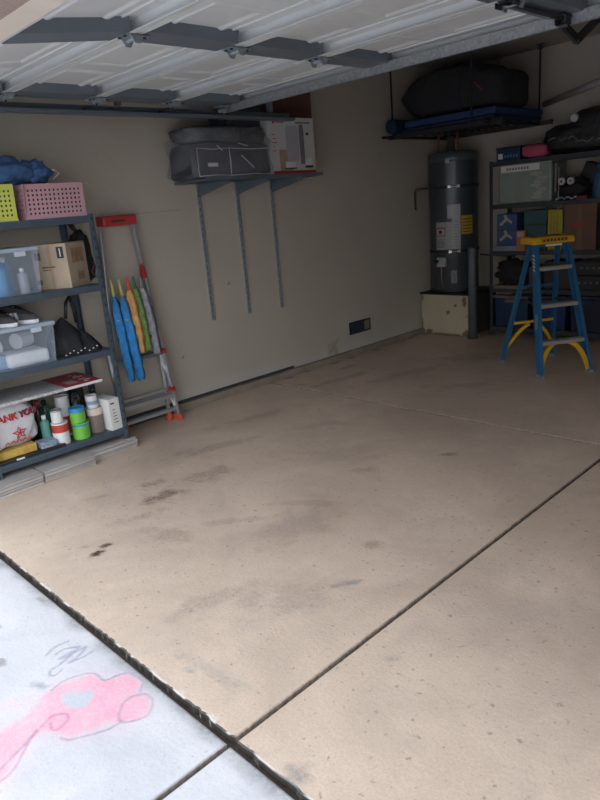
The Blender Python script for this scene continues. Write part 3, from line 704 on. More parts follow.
can('taupe can with cream top band beside the white carton', .33, 1.03, .15, .052, .17, mat('taupe_paint', (.20, .165, .14), .6), CREAM, (.72, .99, CREAM))
can('small white and blue can atop the taupe can', .33, 1.025, .32, .038, .085, PAPER, PAPER, (.3, .6, mat('pale_blue_label', (.25, .35, .5), .5)))
can('tall can with white and blue top and red base, behind the red-banded can', .20, .88, .15, .045, .27, WHITEP, WHITEP, (.05, .5, RBD))
t = thing('white_carton', 'upright white carton at the right end of the bottom left shelf', 'carton', (.335, 1.125, .15), R(6)); M().box(-.09, -.045, 0, .09, .045, .215).build('carton_body', PAPER, t, bevel=.003)
q = M()
for k in range(5): q.box(.0901, -.02+.0*k, .05+.022*k, .0908, .015-.004*k, .055+.022*k)
q.box(.0901,-.03,.18,.0908,.0,.19); q.build('print', INK, t)['kind'] = 'stuff'
GRB = mat('green_glass', (.03, .14, .08), .25); AMB = mat('dark_glass', (.03, .035, .03), .25)
for i, (x, y, r, h, bm, cm, lb) in enumerate(((.30, .70, .03, .20, mat('teal_label', (.10, .28, .24), .5), WHITEP, 'green bottle with white cap standing right of the THANK YOU bag'),
      (.17, .72, .032, .27, AMB, REDP, 'dark bottle with red cap behind the green bottle'), (.12, .79, .03, .25, GRB, BLACKP, 'dark green bottle at the back between the cans'),
      (.22, .965, .03, .26, AMB, BLACKP, 'tall dark bottle behind the green can'), (.14, 1.0, .03, .29, mat('grey_blue_label', (.2, .25, .33), .5), BLACKP, 'grey-blue bottle at the back behind the taupe can'),
      (.24, 1.09, .034, .28, mat('white_label', (.5, .52, .56), .5), BLACKP, 'white-labelled bottle behind the white carton'), (.10, .60, .035, .30, AMB, BLACKP, 'dark bottle standing behind the THANK YOU bag'), (.11, .9, .032, .28, mat('red_label', (.3,.05,.05),.5), GRB, 'red-labelled bottle at the back between cans'))):
    bottle('bottle', lb, 'bottle', x, y, .15, r, h, bm, cm)
t = thing('toy_parts', 'small blue and white boxed parts in front of the black tray', 'box', (.36, .665, .167)); M().box(-.05, -.055, 0, .05, .05, .04).build('box_body', mat('blue_white_print', (.25, .32, .42), .5, 0, .6, 60), t, bevel=.004)
# two tall jars hold up the board
for y_, lb in ((.40, 'tall dark tin behind the THANK YOU bag, under the printed board'), (1.02, 'tall dark tin in the back corner under the printed board')):
    can(lb, .085, y_+.02, .15, .05, .35, AMB, BLACKP, None, None, 'tall_tin')

# ---------------------------------------------------------------- aluminium ladder leaning on the left wall
lad = thing('ladder', 'aluminium articulated ladder with red top cap and orange feet beside the shelving', 'ladder', (.15, 1.57, 0))
T0 = Matrix.Translation((-.15, -1.57, 0))
def LP(y, z, off=0):      # point on the front plane of the ladder: leans back to the wall
    return Vector((.20-.145*z/1.5+off, y, z))
for sgn, yb, yt, nm in ((-1, 1.27, 1.435, 'rail'), (1, 1.76, 1.69, 'rail')):
    q = M(); q.T = T0
    q.bar(LP(yb, .03), LP(yt, 1.47), .022, .05, (1, 0, .1)); q.build('rail', ALU, lad, bevel=.003)
    q = M(); q.T = T0; q.bar(LP(yb-sgn*.055, .05, -.035), LP(yb-sgn*.035, .60, -.03), .018, .03, (1, 0, .1)); q.build('inner_rail', ALU, lad, bevel=.002)
    q = M(); q.T = T0; q.obox(LP(yb, .022, .002), (.075, .034, .045)); q.build('foot', ORANGEP, lad, bevel=.006)
    q = M(); q.T = T0; q.obox(LP(yb-sgn*.058, .04, -.035), (.045, .03, .08)); q.build('foot', ORANGEP, lad, bevel=.006)
    for zz in ((.25, .55) if sgn > 0 else ()):
        yy = yb+(yt-yb)*zz/1.5
        q = M(); q.T = T0; q.tube([LP(yy-sgn*.03, zz, .03), LP(yy+sgn*.012, zz-.012, .03)], .014, 10); q.obox(LP(yy-sgn*.01, zz, .015), (.03, .05, .03)); q.build('lock_knob', REDP, lad, bevel=.003)
    for zz in ((.20, .46) if sgn > 0 else ()):
        yy = yb+(yt-yb)*zz/1.5
        q = M(); q.T = T0; q.bar(LP(yy-sgn*.015, zz-.08, .02), LP(yy-sgn*.04, zz, .02), .010, .006, (1, 0, 0)); q.bar(LP(yy-sgn*.015, zz-.08, .02), LP(yy-sgn*.00, zz, .02), .010, .006, (1, 0, 0)); q.build('brace', WHITEP, lad)
for zz, dep, th in ((.085, .05, .022), (.20, .10, .03), (.245, .02, .022), (.53, .08, .025)):
    q = M(); q.T = T0; yl = 1.27+.165*zz/1.5+.011; yr = 1.76-.07*zz/1.5-.011
    q.obox(LP((yl+yr)/2, zz, -.02), (dep, yr-yl, th)); rg = q.build('tread', ALU if zz < .5 else GALVD, lad, bevel=.003)
    q = M(); q.T = T0
    for k in range(3): q.obox(LP((yl+yr)/2, zz, -.02)+Vector((-dep*.3+dep*.3*k, 0, th/2+.001)), (.006, yr-yl-.01, .003))
    q.build('grip_rib', GALV, rg)
q = M(); q.T = T0; q.bar(LP(1.27+.012,.05,-.05), LP(1.76-.012,.05,-.05), .02, .012); q.build('cross_bar', DARKST, lad)
q = M(); q.T = T0; q.prism([(1.675, 1.08), (1.715, 1.09), (1.695, 1.20)], 'x', .075, .125); q.build('hinge_cover', REDP, lad, bevel=.004)
q = M(); q.T = T0; q.obox((.075, 1.562, 1.505), (.11, .265, .07)); q.build('top_cap', REDP, lad, bevel=.012)
q = M(); q.T = T0; q.box(.1303, 1.49, 1.495, .1312, 1.60, 1.51); q.build('print', INK, lad)
# furled cloth rolls hanging over the ladder
def furled(label, yt, yb, zt, zb, xt, colm, tipm, r=.02, seed=1):
    t = thing('furled_umbrella', label, 'umbrella', (xt, yb, zb), 0, 'furled umbrellas propped on the ladder'); H = zt-zb; dy = yt-yb
    n = 22; m = M(); vs = []; fs = []; K = 14
    for i in range(n+1):
        f = i/n; z = H*(.02+.83*f); rr = r*(.55+1.0*math.sin(math.pi*min(1, (1-f)*.75+.12))**.8)*(1 if f < .9 else 1-.5*(f-.9)/.1)
        for k in range(K):
            a = 2*math.pi*k/K+f*2.2; q = rr*(1+.34*math.cos(4*a)+.35*noise.noise(Vector((seed*3, k*.7, z*16))))
            vs.append((math.cos(a)*q, dy*z/H+math.sin(a)*q, z))
    for i in range(n):
        for k in range(K): fs.append((i*K+k, i*K+(k+1) % K, (i+1)*K+(k+1) % K, (i+1)*K+k))
    fs.append(tuple(range(K))[::-1]); fs.append(tuple(n*K+k for k in range(K))); m.add(vs, fs); m.build('cloth', colm, t, smooth=True)
    M().tube([(0, dy*.84, H*.84), (0, dy*.93, H*.93), (0, dy, H)], [r*.55, r*.5, r*.35], 10).build('tip', tipm, t, smooth=True)
    M().tube([(0, 0, 0), (0, dy*.04, H*.04)], [.006, .009], 8).build('ferrule', tipm, t, smooth=True)
    M().tube([(math.cos(a)*r*1.25, dy*.62+math.sin(a)*r*1.25, H*.62) for a in [k*math.pi/6 for k in range(13)]], .003, 5).build('tie_strap', tipm, t); return t
UBL = mat('bright_blue_nylon', (.02, .22, .55), .5, 0, .45, 14, .3); UOR = mat('orange_nylon', (.60, .20, .03), .55, 0, .5, 22, .3, col2=(.65, .48, .22)); UGR = mat('green_nylon', (.03, .12, .05), .55, 0, .6, 26, .3, col2=(.30, .42, .08))
UGY = mat('grey_purple_nylon', (.14, .14, .20), .55, 0, .5, 26, .3, col2=(.42, .4, .46)); YT = mat('pale_yellow_tip', (.52, .50, .16), .5)
furled('leftmost furled blue umbrella with pale yellow tip', 1.385, 1.43, 1.12, .37, .185, UBL, YT, .021, 1)
furled('second furled blue umbrella with pale yellow tip, longer than the orange', 1.435, 1.50, 1.115, .37, .205, UBL, YT, .022, 2)
furled('furled orange and yellow umbrella on the ladder', 1.505, 1.535, 1.12, .565, .195, UOR, ORANGEP, .026, 3)
furled('furled green patterned umbrella on the ladder', 1.555, 1.60, 1.12, .572, .19, UGR, mat('dark_green_tip', (.05, .14, .08), .5), .023, 4)
furled('furled grey patterned umbrella nearest the right ladder rail', 1.615, 1.672, 1.12, .53, .185, UGY, mat('grey_tip', (.2, .2, .22), .5), .024, 5)

# ---------------------------------------------------------------- wall shelf on three standards
ws = thing('wall_shelf', 'grey wire shelf on three long slotted standards fixed to left wall', 'wall shelf', (0, 2.8, 1.7))
T1 = Matrix.Translation((0, -2.8, -1.7))
for y_, zb in ((2.348, .655), (2.736, .645), (3.12, .635)):
    q = M(); q.T = T1; q.box(.0005, y_-.0125, zb, .004, y_+.0125, 1.745); q.box(.0005, y_-.0135, zb, .016, y_-.0105, 1.745); q.box(.0005, y_+.0105, zb, .016, y_+.0135, 1.745)
    st = q.build('standard', mat('standard_grey', (.27, .30, .33), .45, .3, .08), ws)
    q = M(); q.T = T1
    for k in range(int((1.70-zb)/.05)): q.box(.0041, y_-.003, zb+.02+k*.05, .005, y_+.003, zb+.04+k*.05)
    q.build('slot', BLACKP, st)['kind'] = 'stuff'
    q = M(); q.T = T1; q.prism([(.016, 1.625), (.016, 1.725), (.39, 1.725), (.39, 1.70), (.10, 1.645)], 'y', y_-.004, y_+.004); q.build('bracket', GALVD, ws)
q = M(); q.T = T1
q.box(.012, 2.13, 1.725, .02, 3.34, 1.737); q.box(.41, 2.13, 1.725, .42, 3.34, 1.750); q.box(.22, 2.13, 1.725, .228, 3.34, 1.733); q.box(.012, 2.13, 1.725, .42, 2.136, 1.737); q.box(.012, 3.334, 1.725, .42, 3.34, 1.737)
q.build('shelf_frame', GALVD, ws)
q = M(); q.T = T1
for k in range(58):
    y_ = 2.14+k*.0208; q.box(.012, y_, 1.737, .42, y_+.006, 1.742)
q.build('wire', GALVD, ws)['kind'] = 'stuff'
# goods on it
t = thing('bedding_bag', 'clear zipped plastic bag of dark bedding with white piping on the wall shelf', 'storage bag', (.225, 2.425, 1.742))
M().blob((0, 0, .0), (.36, .73, .245), 41, .05, 9, 44, 24).build('bedding', mat('charcoal_bedding', (.035, .038, .055), .8, 0, .4, 6, .3), t, smooth=True)
M().blob((0, 0, 0), (.385, .76, .29), 43, .07, 8, 48, 26, 3).build('clear_cover', mat('crinkled_film', (.5, .52, .56), .12, 0, .1, 8, .8, alpha=.16), t, smooth=True)
def rr(x, y0, y1, z0, z1): return [(x, y0, z0), (x, (y0+y1)/2, z0+.006), (x, y1, z0), (x+.003, y1+.004, (z0+z1)/2), (x, y1, z1), (x, (y0+y1)/2, z1-.008), (x, y0, z1), (x+.003, y0-.004, (z0+z1)/2), (x, y0, z0)]
q = M(); q.tube(rr(.192, -.35, -.06, .012, .20), .0035, 5); q.tube(rr(.192, -.06, .36, .012, .20), .0035, 5); q.build('piping', mat('white_piping', (.42, .43, .46), .5), t, smooth=True)
M().box(.195, -.27, .075, .20, -.18, .10).build('white_tag', mat('white_tag', (.5, .5, .52), .5), t, bevel=.002)
q = M()
for (a, b) in (((.192, .05, .15), (.198, .16, .06)), ((.19, -.17, .22), (.192, -.12, .18)), ((.18, .04, .235), (.18, .13, .215))): q.bar(a, b, .004, .012, (1, 0, 0))
q.build('crease_flap', mat('pale_flap', (.42, .43, .46), .3), t)
t = thing('bedding_bag', 'second clear bag of grey bedding lying on top of the dark bedding bag', 'storage bag', (.22, 2.44, 1.985))
M().blob((0, 0, 0), (.34, .74, .125), 47, .12, 4, 44, 16, 3).build('bedding', mat('grey_bedding', (.10, .105, .12), .5, 0, .5, 9, .5), t, smooth=True)
t = thing('dark_carton', 'dark grey carton at the back of the wall shelf, left of white box', 'carton', (.16, 2.66, 2.10)); M().box(-.11, -.17, 0, .12, .18, .15).build('carton_body', mat('dark_grey_card', (.065, .07, .08), .7, 0, .15, 20), t, bevel=.004)
t = thing('appliance_box', 'white printed appliance box with red base stripe on the wall shelf', 'box', (.232, 3.065, 1.742))
M().box(-.13, -.255, 0, .13, .255, .43).build('box_body', mat('box_white', (.50, .49, .49), .55, 0, .03), t, bevel=.003)
M().box(.1302, -.24, 0.004, .1312, .253, .032).build('red_stripe', REDP, t)
M().box(.1302, -.15, .02, .1308, -.01, .19).build('tan_photo', mat('tan_print', (.34, .26, .20), .6, 0, .25, 20), t)
q = M(); q.lathe([(.055, 0), (.07, .03), (.07, .25), (.05, .27)], 18, (0, 0, 0)); q.v = [(.131+(x+.07)*.006, y-.0, z+.10) for x, y, z in q.v]; q.build('appliance_print', mat('silver_print', (.36, .36, .38), .5), t)
q = M(); q.lathe([(.025, 0), (.028, .25), (.02, .30)], 14, (0, 0, 0)); q.v = [(.133+(x+.03)*.006, y+.105, z+.08) for x, y, z in q.v]; q.build('appliance_print', mat('grey_print', (.16, .16, .18), .5), t)
q = M(); q.box(.1303, -.09, .055, .1315, .02, .10); q.box(.1303, .13, .07, .1315, .21, .12); q.build('parts_print', mat('pale_print', (.6, .6, .62), .5), t)
q = M(); q.box(.1303, .13, .05, .1314, .22, .068); q.box(.1303, -.10, .045, .1314, .03, .055); q.box(.1303,.16,.30,.1314,.19,.32); q.build('shadow_print', INK, t)['kind'] = 'stuff'
q = M(); q.lathe([(.014, 0), (.014, .002)], 12); q.v = [(.1302+z*.5, x-.19, y+.395) for x, y, z in q.v]; q.build('red_logo', REDINK, t)
q = M()
for k in range(6): q.box(.1303, -.165+.014*k, .388, .1309, -.155+.014*k, .400)
for k in range(13): q.box(.1303, .045+.013*k, .386, .1309, .055+.013*k, .400)
q.build('print', mat('mid_ink', (.12, .12, .13), .6), t)
q = M()
for k in range(5): q.box(.1303, -.22+.013*(k % 2), .30-.03*k, .1309, -.19+.012*(k % 3), .306-.03*k)
q.build('small_print', REDINK, t)['kind'] = 'stuff'
t = thing('brown_carton', 'tall reddish brown carton standing behind the white appliance box', 'carton', (.07, 3.23, 1.742)); M().box(-.065, -.30, 0, .065, .32, .78).build('carton_body', mat('red_brown_card', (.12, .055, .045), .8, 0, .1), t, bevel=.004)
M().box(.0651, -.02, 0, .066, .02, .78).build('tape', mat('brown_tape', (.10, .05, .04), .4), t)

# wall vent
wv = thing('wall_vent', 'small dark rectangular vent set low in the left wall', 'vent', (0, 4.17, .27))
q = M(); q.box(.0, -.16, -.062, .012, .16, -.052); q.box(.0, -.16, .052, .012, .16, .062); q.box(.0, -.16, -.052, .012, -.15, .052); q.box(.0, .15, -.052, .012, .16, .052); q.build('vent_frame', DARKST, wv)
M().box(.0005, -.15, -.052, .004, .15, .052).build('vent_backing', mat('navy_dark', (.02, .03, .045), .6), wv)
for k in range(5): M().obox((.007, -.04, -.04+.02*k), (.010, .21, .003), Matrix.Rotation(.6, 3, 'Y')).build('slat', mat('vent_slat', (.05, .065, .09), .5), wv)
M().box(.004, .07, -.045, .010, .145, .045).build('tan_cover', mat('tan_cover', (.20, .17, .14), .7), wv, bevel=.01)

# ---------------------------------------------------------------- water heater corner
cb = thing('heater_stand', 'cream painted wooden box platform under the water heater, paint worn', 'platform', (.315, 5.51, 0))
M().box(-.295, -.275, .0, .295, .295, .44).build('carcass', mat('dark_brown_board', (.05, .042, .04), .8), cb)
def worn(x, z): 
    t = 0
    for cx, cz, rx, rz, sd in ((.27, .03, .05, .05, 1), (.26, .38, .025, .06, 2), (-.2, .03, .05, .03, 3), (-.29, .12, .012, .06, 4), (.05, .25, .02, .02, 5), (.14, .33, .02, .015, 6), (-.28, .40, .015, .04, 7), (.28, .22, .02, .02, 8), (.0, .01, .3, .012, 9)):
        t = max(t, blotch(x, z, cx, cz, rx, rz, 0, sd)*.85)
    return (.12, .07, .045, t)
nx, nz = 60, 44; vs = []; cl = []; fs = []
for j in range(nz+1):
    for i in range(nx+1):
        x = -.297+.594*i/nx; z = .004+.436*j/nz; vs.append((x, -.285, z)); cl += worn(x, z)
for j in range(nz):
    for i in range(nx): a = j*(nx+1)+i; fs.append((a, a+1, a+nx+2, a+nx+1))
me = bpy.data.meshes.new('front_panel'); me.from_pydata(vs, [], fs); me.materials.append(mat('cream_worn_paint', (.48, .43, .32), .65, 0, .08, 4, attr='stain'))
at = me.color_attributes.new('stain', 'FLOAT_COLOR', 'POINT'); at.data.foreach_set('color', cl)
o = bpy.data.objects.new('front_panel', me); C.objects.link(o); o.parent = cb; md = o.modifiers.new('s', 'SOLIDIFY'); md.thickness = .009; md.offset = -1
M().box(-.31, -.295, .44, .30, .30, .458).build('top_board', BLACKP, cb, bevel=.002)
wh = thing('water_heater', 'tall dark grey cylindrical water heater with labels in the back corner', 'water heater', (.272, 5.51, .458))
r = .256
M().lathe([(r*.98, 0), (r, .01), (r, 1.39), (r*1.0, 1.40)], 48).build('tank', TANK, wh, smooth=True)
M().lathe([(r*1.0, 1.35), (r*1.015, 1.365), (r*1.01, 1.42), (r*.93, 1.445), (.05, 1.46)], 48).build('top_cap', mat('cap_grey', (.10, .115, .13), .3, .2), wh, smooth=True)
M().lathe([(r*1.005, .0), (r*1.02, .005), (r*1.02, .03), (r*1.0, .035)], 48).build('base_ring', BLACKP, wh, smooth=True)
def patch(a0, a1, z0, z1, nm, mt_, rr_=1.006, par=None, th=.001):
    q = M(); n = max(2, int(abs(a1-a0)/6)); vs = []; fs = []
    for i in range(n+1):
        a = R(a0+(a1-a0)*i/n)
        for rad in (r*rr_, r*rr_+th):
            for z in (z0, z1): vs.append((rad*math.cos(a), rad*math.sin(a), z))
    for i in range(n):
        b = i*4; fs += [(b+2, b+6, b+7, b+3), (b, b+1, b+5, b+4), (b+1, b+3, b+7, b+5), (b, b+4, b+6, b+2)]
    fs += [(0, 2, 3, 1), (n*4, n*4+1, n*4+3, n*4+2)]; q.add(vs, fs); return q.build(nm, mt_, par or wh)
LBL = mat('label_grey_white', (.34, .35, .37), .5, 0, .12, 30); LBL2 = mat('label_pale', (.40, .40, .41), .5, 0, .1, 40)
patch(-103, -62, .46, .745, 'label', LBL); patch(-62, -42, .46, .78, 'label', LBL2); patch(-72, -42, .78, .92, 'label', LBL2)
yl = patch(-40, -10, .61, .80, 'yellow_label', mat('yellow_label', (.50, .33, .03), .5))
for k in range(5): patch(-37, -14, .63+.032*k, .638+.032*k, 'print', INK, 1.011, yl)
wl = patch(-101, -78, .60, .69, 'warning_frame', REDP, 1.011); patch(-99.5, -79.5, .612, .678, 'warning_panel', LBL2, 1.016, wl); patch(-94, -86, .625, .662, 'warning_print', INK, 1.021, wl)
for k in range(7): patch(-100, -80, .485+.013*k, .489+.013*k, 'print', INK, 1.011)
for k in range(9): patch(-59, -46, .50+.03*k, .505+.03*k, 'print', mat('mid_ink2', (.2, .2, .22), .6), 1.011)
patch(-72, -60, .30, .385, 'label', LBL2) if 0 else None
patch(-66, -52, .10, .24, 'faint_label', mat('faint_label', (.17, .18, .19), .5, 0, .5, 60))
patch(-75, -65, 1.33, 1.375, 'rating_plate', mat('rating_plate', (.3, .31, .33), .4), 1.02)
for z_ in (1.085, .425):                                         # earthquake straps
    b = M().lathe([(r+.004, z_), (r+.007, z_), (r+.007, z_+.028), (r+.004, z_+.028), (r+.004, z_)], 48, caps=False).build('strap_band', DARKST, wh)
    q = M()
    for aa in (-66, -47):
        a = R(aa); c_ = (math.cos(a)*(r+.016), math.sin(a)*(r+.016), z_+.014); q.obox(c_, (.022, .03, .026), Matrix.Rotation(a, 3, 'Z'))
    a0, a1 = R(-66), R(-47); q.tube([(math.cos(a0)*(r+.02), math.sin(a0)*(r+.02), z_+.014), (math.cos(a1)*(r+.02), math.sin(a1)*(r+.02), z_+.014)], .006, 8)
    q.build('strap_bolt', mat('zinc', (.6, .61, .62), .3, .6), b)
q = M(); q.obox((math.cos(R(-84))*(r+.03), math.sin(R(-84))*(r+.03), .335), (.06, .10, .10), Matrix.Rotation(R(-84), 3, 'Z')); gv = q.build('gas_valve', mat('valve_grey', (.35, .36, .37), .45), wh, bevel=.01)
q = M(); a = R(-92); q.tube([(math.cos(a)*(r+.055), math.sin(a)*(r+.055), .345), (math.cos(a)*(r+.085), math.sin(a)*(r+.085), .345)], .022, 12); q.build('valve_knob', BLACKP, gv)
q = M(); a = R(-100); q.obox((math.cos(a)*(r+.02), math.sin(a)*(r+.02), .29), (.02, .04, .02), Matrix.Rotation(a, 3, 'Z')); q.build('red_button', REDP, gv)
q = M(); a = R(-86); q.tube([(math.cos(a)*(r+.03), math.sin(a)*(r+.03), .29), (math.cos(a)*(r+.035), math.sin(a)*(r+.035), .18), (math.cos(a)*(r+.01), math.sin(a)*(r+.01), .06)], .005, 6); q.build('gas_tube', mat('copper', (.45, .25, .15), .35, .7), gv)
q = M(); q.lathe([(.055, 1.41), (.055, 1.46), (.04, 1.47), (.04, 1.60)], 20, (-.02, 0, 0)); q.build('flue', mat('flue_metal', (.35, .35, .36), .3, .7), wh, smooth=True)
for dx, dy in ((-.13, -.08), (.12, -.10)):
    q = M(); q.tube([(dx, dy, 1.41), (dx, dy, 1.56), (dx*.9, dy*.6, 1.66), (dx*.9, .30, 1.70)], .012, 8); q.build('pipe', mat('pipe_wrap', (.22, .08, .06), .6), wh, smooth=True)
q = M(); q.tube([(-.10, -.235, 1.10), (-.19, -.29, 1.10), (-.245, -.34, 1.10), (-.250, -.345, 1.07), (-.250, -.345, .89)], .013, 8); q.build('relief_pipe', mat('relief_pipe', (.08, .075, .07), .5, .3), wh, smooth=True)
q = M(); q.tube([(r*.95, .12, .37), (.45, .24, .34), (.56, .318, .33)], .008, 6); q.build('drain_hose', DARKST, wh, smooth=True)
bo = thing('bollard', 'slim grey steel bollard standing before the water heater platform', 'bollard', (.69, 5.185, 0))
M().lathe([(.043, 0), (.043, .93), (.036, .945), (.001, .95)], 24).build('post', mat('bollard_grey', (.115, .13, .15), .5, .2), bo, smooth=True)
M().lathe([(.055, 0), (.055, .012), (.043, .014)], 24).build('base_collar', mat('bollard_collar', (.12, .11, .10), .8), bo)

# ---------------------------------------------------------------- ceiling rack
rk = thing('ceiling_rack', 'dark overhead storage rack hung from the ceiling on thin rods', 'ceiling rack', (.65, 5.2, 2.08))
T2 = Matrix.Translation((-.65, -5.2, -2.08))
for (x, y, zt) in ((.10, 4.72, 2.76), (1.17, 5.62, 2.76), (.28, 5.62, 2.76), (.98, 4.72, 2.76)):
    q = M(); q.T = T2; q.bar((x, y, 2.06), (x, y, zt-.03), .012, .012, (1, 0, 0)); rd = q.build('rod', DARKST, rk)
    q = M(); q.T = T2; q.box(x-.035, y-.02, zt-.006, x+.035, y+.02, zt-.0005); q.box(x-.014, y-.014, zt-.05, x+.014, y+.014, zt-.006); q.build('ceiling_bracket', DARKST, rd)
for y in (4.72, 5.62):
    q = M(); q.T = T2; q.box(.06, y-.02, 2.045, 1.30, y+.02, 2.085); q.build('beam', DARKST, rk)
for x in (.10, 1.17):
    q = M(); q.T = T2; q.box(x-.015, 4.56, 2.05, x+.015, 5.66, 2.075); q.build('side_beam', DARKST, rk)
q = M(); q.T = T2
for k in range(13): q.box(.12+.08*k, 4.70, 2.085, .126+.08*k, 5.66, 2.091)
for k in range(4): q.box(.09, 4.8+.22*k, 2.079, 1.18, 4.806+.22*k, 2.085)
q.build('wire_deck', DARKST, rk)
t = thing('folded_mat', 'folded navy blue mat spread over the ceiling rack deck', 'mat', (.65, 5.18, 2.092))
m = M(); m.box(-.44, -.44, 0, .54, .46, .035); m.build('mat_layer', RACKBL, t, bevel=.012)
m = M(); m.box(-.42, -.45, .037, .56, .44, .10); m.build('mat_layer', mat('blue_vinyl', (.018, .045, .13), .5, 0, .2, 4), t, bevel=.02)
q = M(); q.tube([(0, -.14, .068), (0, .30, .068)], .068, 16); tag(q.build('rolled_mat', RACKBL, loc=(.12, 4.80, 2.092), bevel=.01), 'rolled navy mat at the left end of ceiling rack', 'rolled mat')
t = thing('cargo_bag', 'large black padded cargo bag with tapered end on ceiling rack', 'cargo bag', (.70, 5.12, 2.193))
prof = [(-.66,.22),(-.60,.27),(-.53,.34),(-.42,.40),(-.20,.43),(.18,.42),(.30,.39),(.34,.33),(.50,.31),(.53,.26),(.53,.04),(.48,.0),(-.40,.0),(-.52,.06),(-.60,.14)]
m = M(); ny = 10; n = len(prof); vs = []; fs = []
for j in range(ny+1):
    f = j/ny; y = -.30+.60*f; s_ = 1-.18*(2*abs(f-.5))**4
    for (x, z) in prof: vs.append((x*s_, y+.0, .2+(z-.2)*s_+(.0 if z > .05 else (.2-.2*s_)*-0) ))
for j in range(ny):
    for i in range(n): fs.append((j*n+i, j*n+(i+1) % n, (j+1)*n+(i+1) % n, (j+1)*n+i))
fs.append(tuple(range(n))); fs.append(tuple(ny*n+i for i in range(n))[::-1]); vs = [(x, y, max(0, z)) for x, y, z in vs]; m.add(vs, fs)
m.build('bag_body', mat('black_ballistic', (.014, .015, .019), .75, 0, .3, 6, .3), t, smooth=True, bevel=.02)
q = M(); q.bar((.24, -.285, .24), (.34, -.30, .15), .012, .03, (0, 1, 0)); q.build('red_strap', mat('red_webbing', (.20, .03, .02), .7), t)
q = M(); q.tube([(-.64, -.02, .21), (-.70, -.02, .215), (-.71, -.02, .195)], .016, 8); q.build('end_tab', BLACKP, t)
q = M(); q.tube([(.43, -.2, .31), (.44, -.2, .38), (.46, -.2, .41), (.44, -.2, .43)], .005, 6); q.build('wire_hook', DARKST, t)
q = M(); q.tube([(-.30, -.303, .02), (-.30, -.306, .2), (-.28, -.29, .38)], .010, 6); q.tube([(.1, -.303, .02), (.1, -.306, .2), (.1, -.29, .38)], .010, 6); q.build('web_strap', BLACKP, t)
# pipe running off the back wall
pp = thing('metal_pole', 'long grey metal pole slanting from the back wall above the shelves', 'pole', (1.18, 5.83, 2.25))
M().tube([(-.06, .0, 0), (1.84, -1.9, 0)], .028, 14).build('pole', mat('pole_grey', (.48, .49, .51), .3, .0), pp, smooth=True)
M().tube([(1.74, -1.8, .02), (1.74, -1.8, .51)], .006, 6).build('pole_hanger', DARKST, pp)

# ---------------------------------------------------------------- back shelving unit
shelving('shelving_unit', 'charcoal steel shelving unit packed with goods along the back wall', .765, 1.985, 5.40, 5.80, (.10, .50, .88, 1.34, 1.75), SHELFD, 'y', 1.76)
def bx(name, label, cat, x0, x1, y0, y1, z, h, m_, bevel=.004, extra=None, group=None, rot=0):
    t = thing(name, label, cat, ((x0+x1)/2, (y0+y1)/2, z), rot, group); a, b = (x1-x0)/2, (y1-y0)/2
    M().box(-a, -b, 0, a, b, h).build('body', m_, t, bevel=bevel)
    if extra: extra(t, a, b, h)
    return t
NAVY = mat('navy_plastic', (.015, .03, .09), .4, 0, .2); TEAL = mat('teal_card', (.03, .09, .10), .6)
def ex_blue(t, a, b, h):
    M().box(-a+.02, -b-.001, .02, -a+.07, -b, .07).build('white_mark', PAPER, t); M().box(-a-.002, -b-.003, h-.02, a+.002, b, h+.004).build('lid', BLACKP, t, bevel=.003)
    q = M()
    for k in range(5): q.box(-a+.09+.03*k, -b-.001, .03, -a+.108+.03*k, -b, .055)
    q.build('print', mat('light_blue_ink', (.08, .16, .35), .5), t)
bx('blue_case', 'small blue case with white mark on top of back shelving, left end', 'case', .83, 1.08, 5.42, 5.62, 1.75, .125, NAVY, .006, ex_blue)
t = thing('pink_pouch', 'bright pink pouch on top of the back shelving beside the blue case', 'pouch', (1.21, 5.52, 1.75)); M().blob((0, 0, 0), (.26, .2, .13), 51, .10, 4, 28, 14).build('pouch_body', mat('hot_pink_fabric', (.45, .07, .14), .7, 0, .15), t, smooth=True)
M().box(-.09, -.102, .10, .09, -.098, .106).build('zip', mat('dark_pink', (.25, .04, .08), .6), t)
t = thing('duffel_bag', 'big black duffel bag with white disc on top of the back shelving', 'duffel bag', (1.66, 5.6, 1.75))
m = M(); m.blob((0, 0, 0), (.80, .38, .27), 61, .10, 3, 48, 22); m.blob((.20, -.01, .08), (.66, .36, .30), 62, .05, 3.4, 40, 18); m.build('bag_body', mat('black_nylon', (.018, .018, .022), .45, 0, .4, 7, .6), t, smooth=True)
q = M(); q.lathe([(.036, -.03), (.036, .012), (.03, .018), (.001, .018)], 20); q.v = [(x-.06, -.165-z, y+.30) for x, y, z in q.v]; q.build('white_disc', mat('disc_white', (.5, .5, .5), .5), t)
q = M(); rr2 = random.Random(5)
for k in range(9):
    x = -.30+.09*k+rr2.uniform(-.02, .02); z = .08+rr2.uniform(0, .07); q.tube([(x, -.192, z), (x+.04, -.197, z+rr2.uniform(-.03, .03)), (x+.08, -.192, z+rr2.uniform(-.02, .02))], .0028, 4)
q.build('pale_cord', mat('grey_cord', (.25, .25, .27), .5), t)
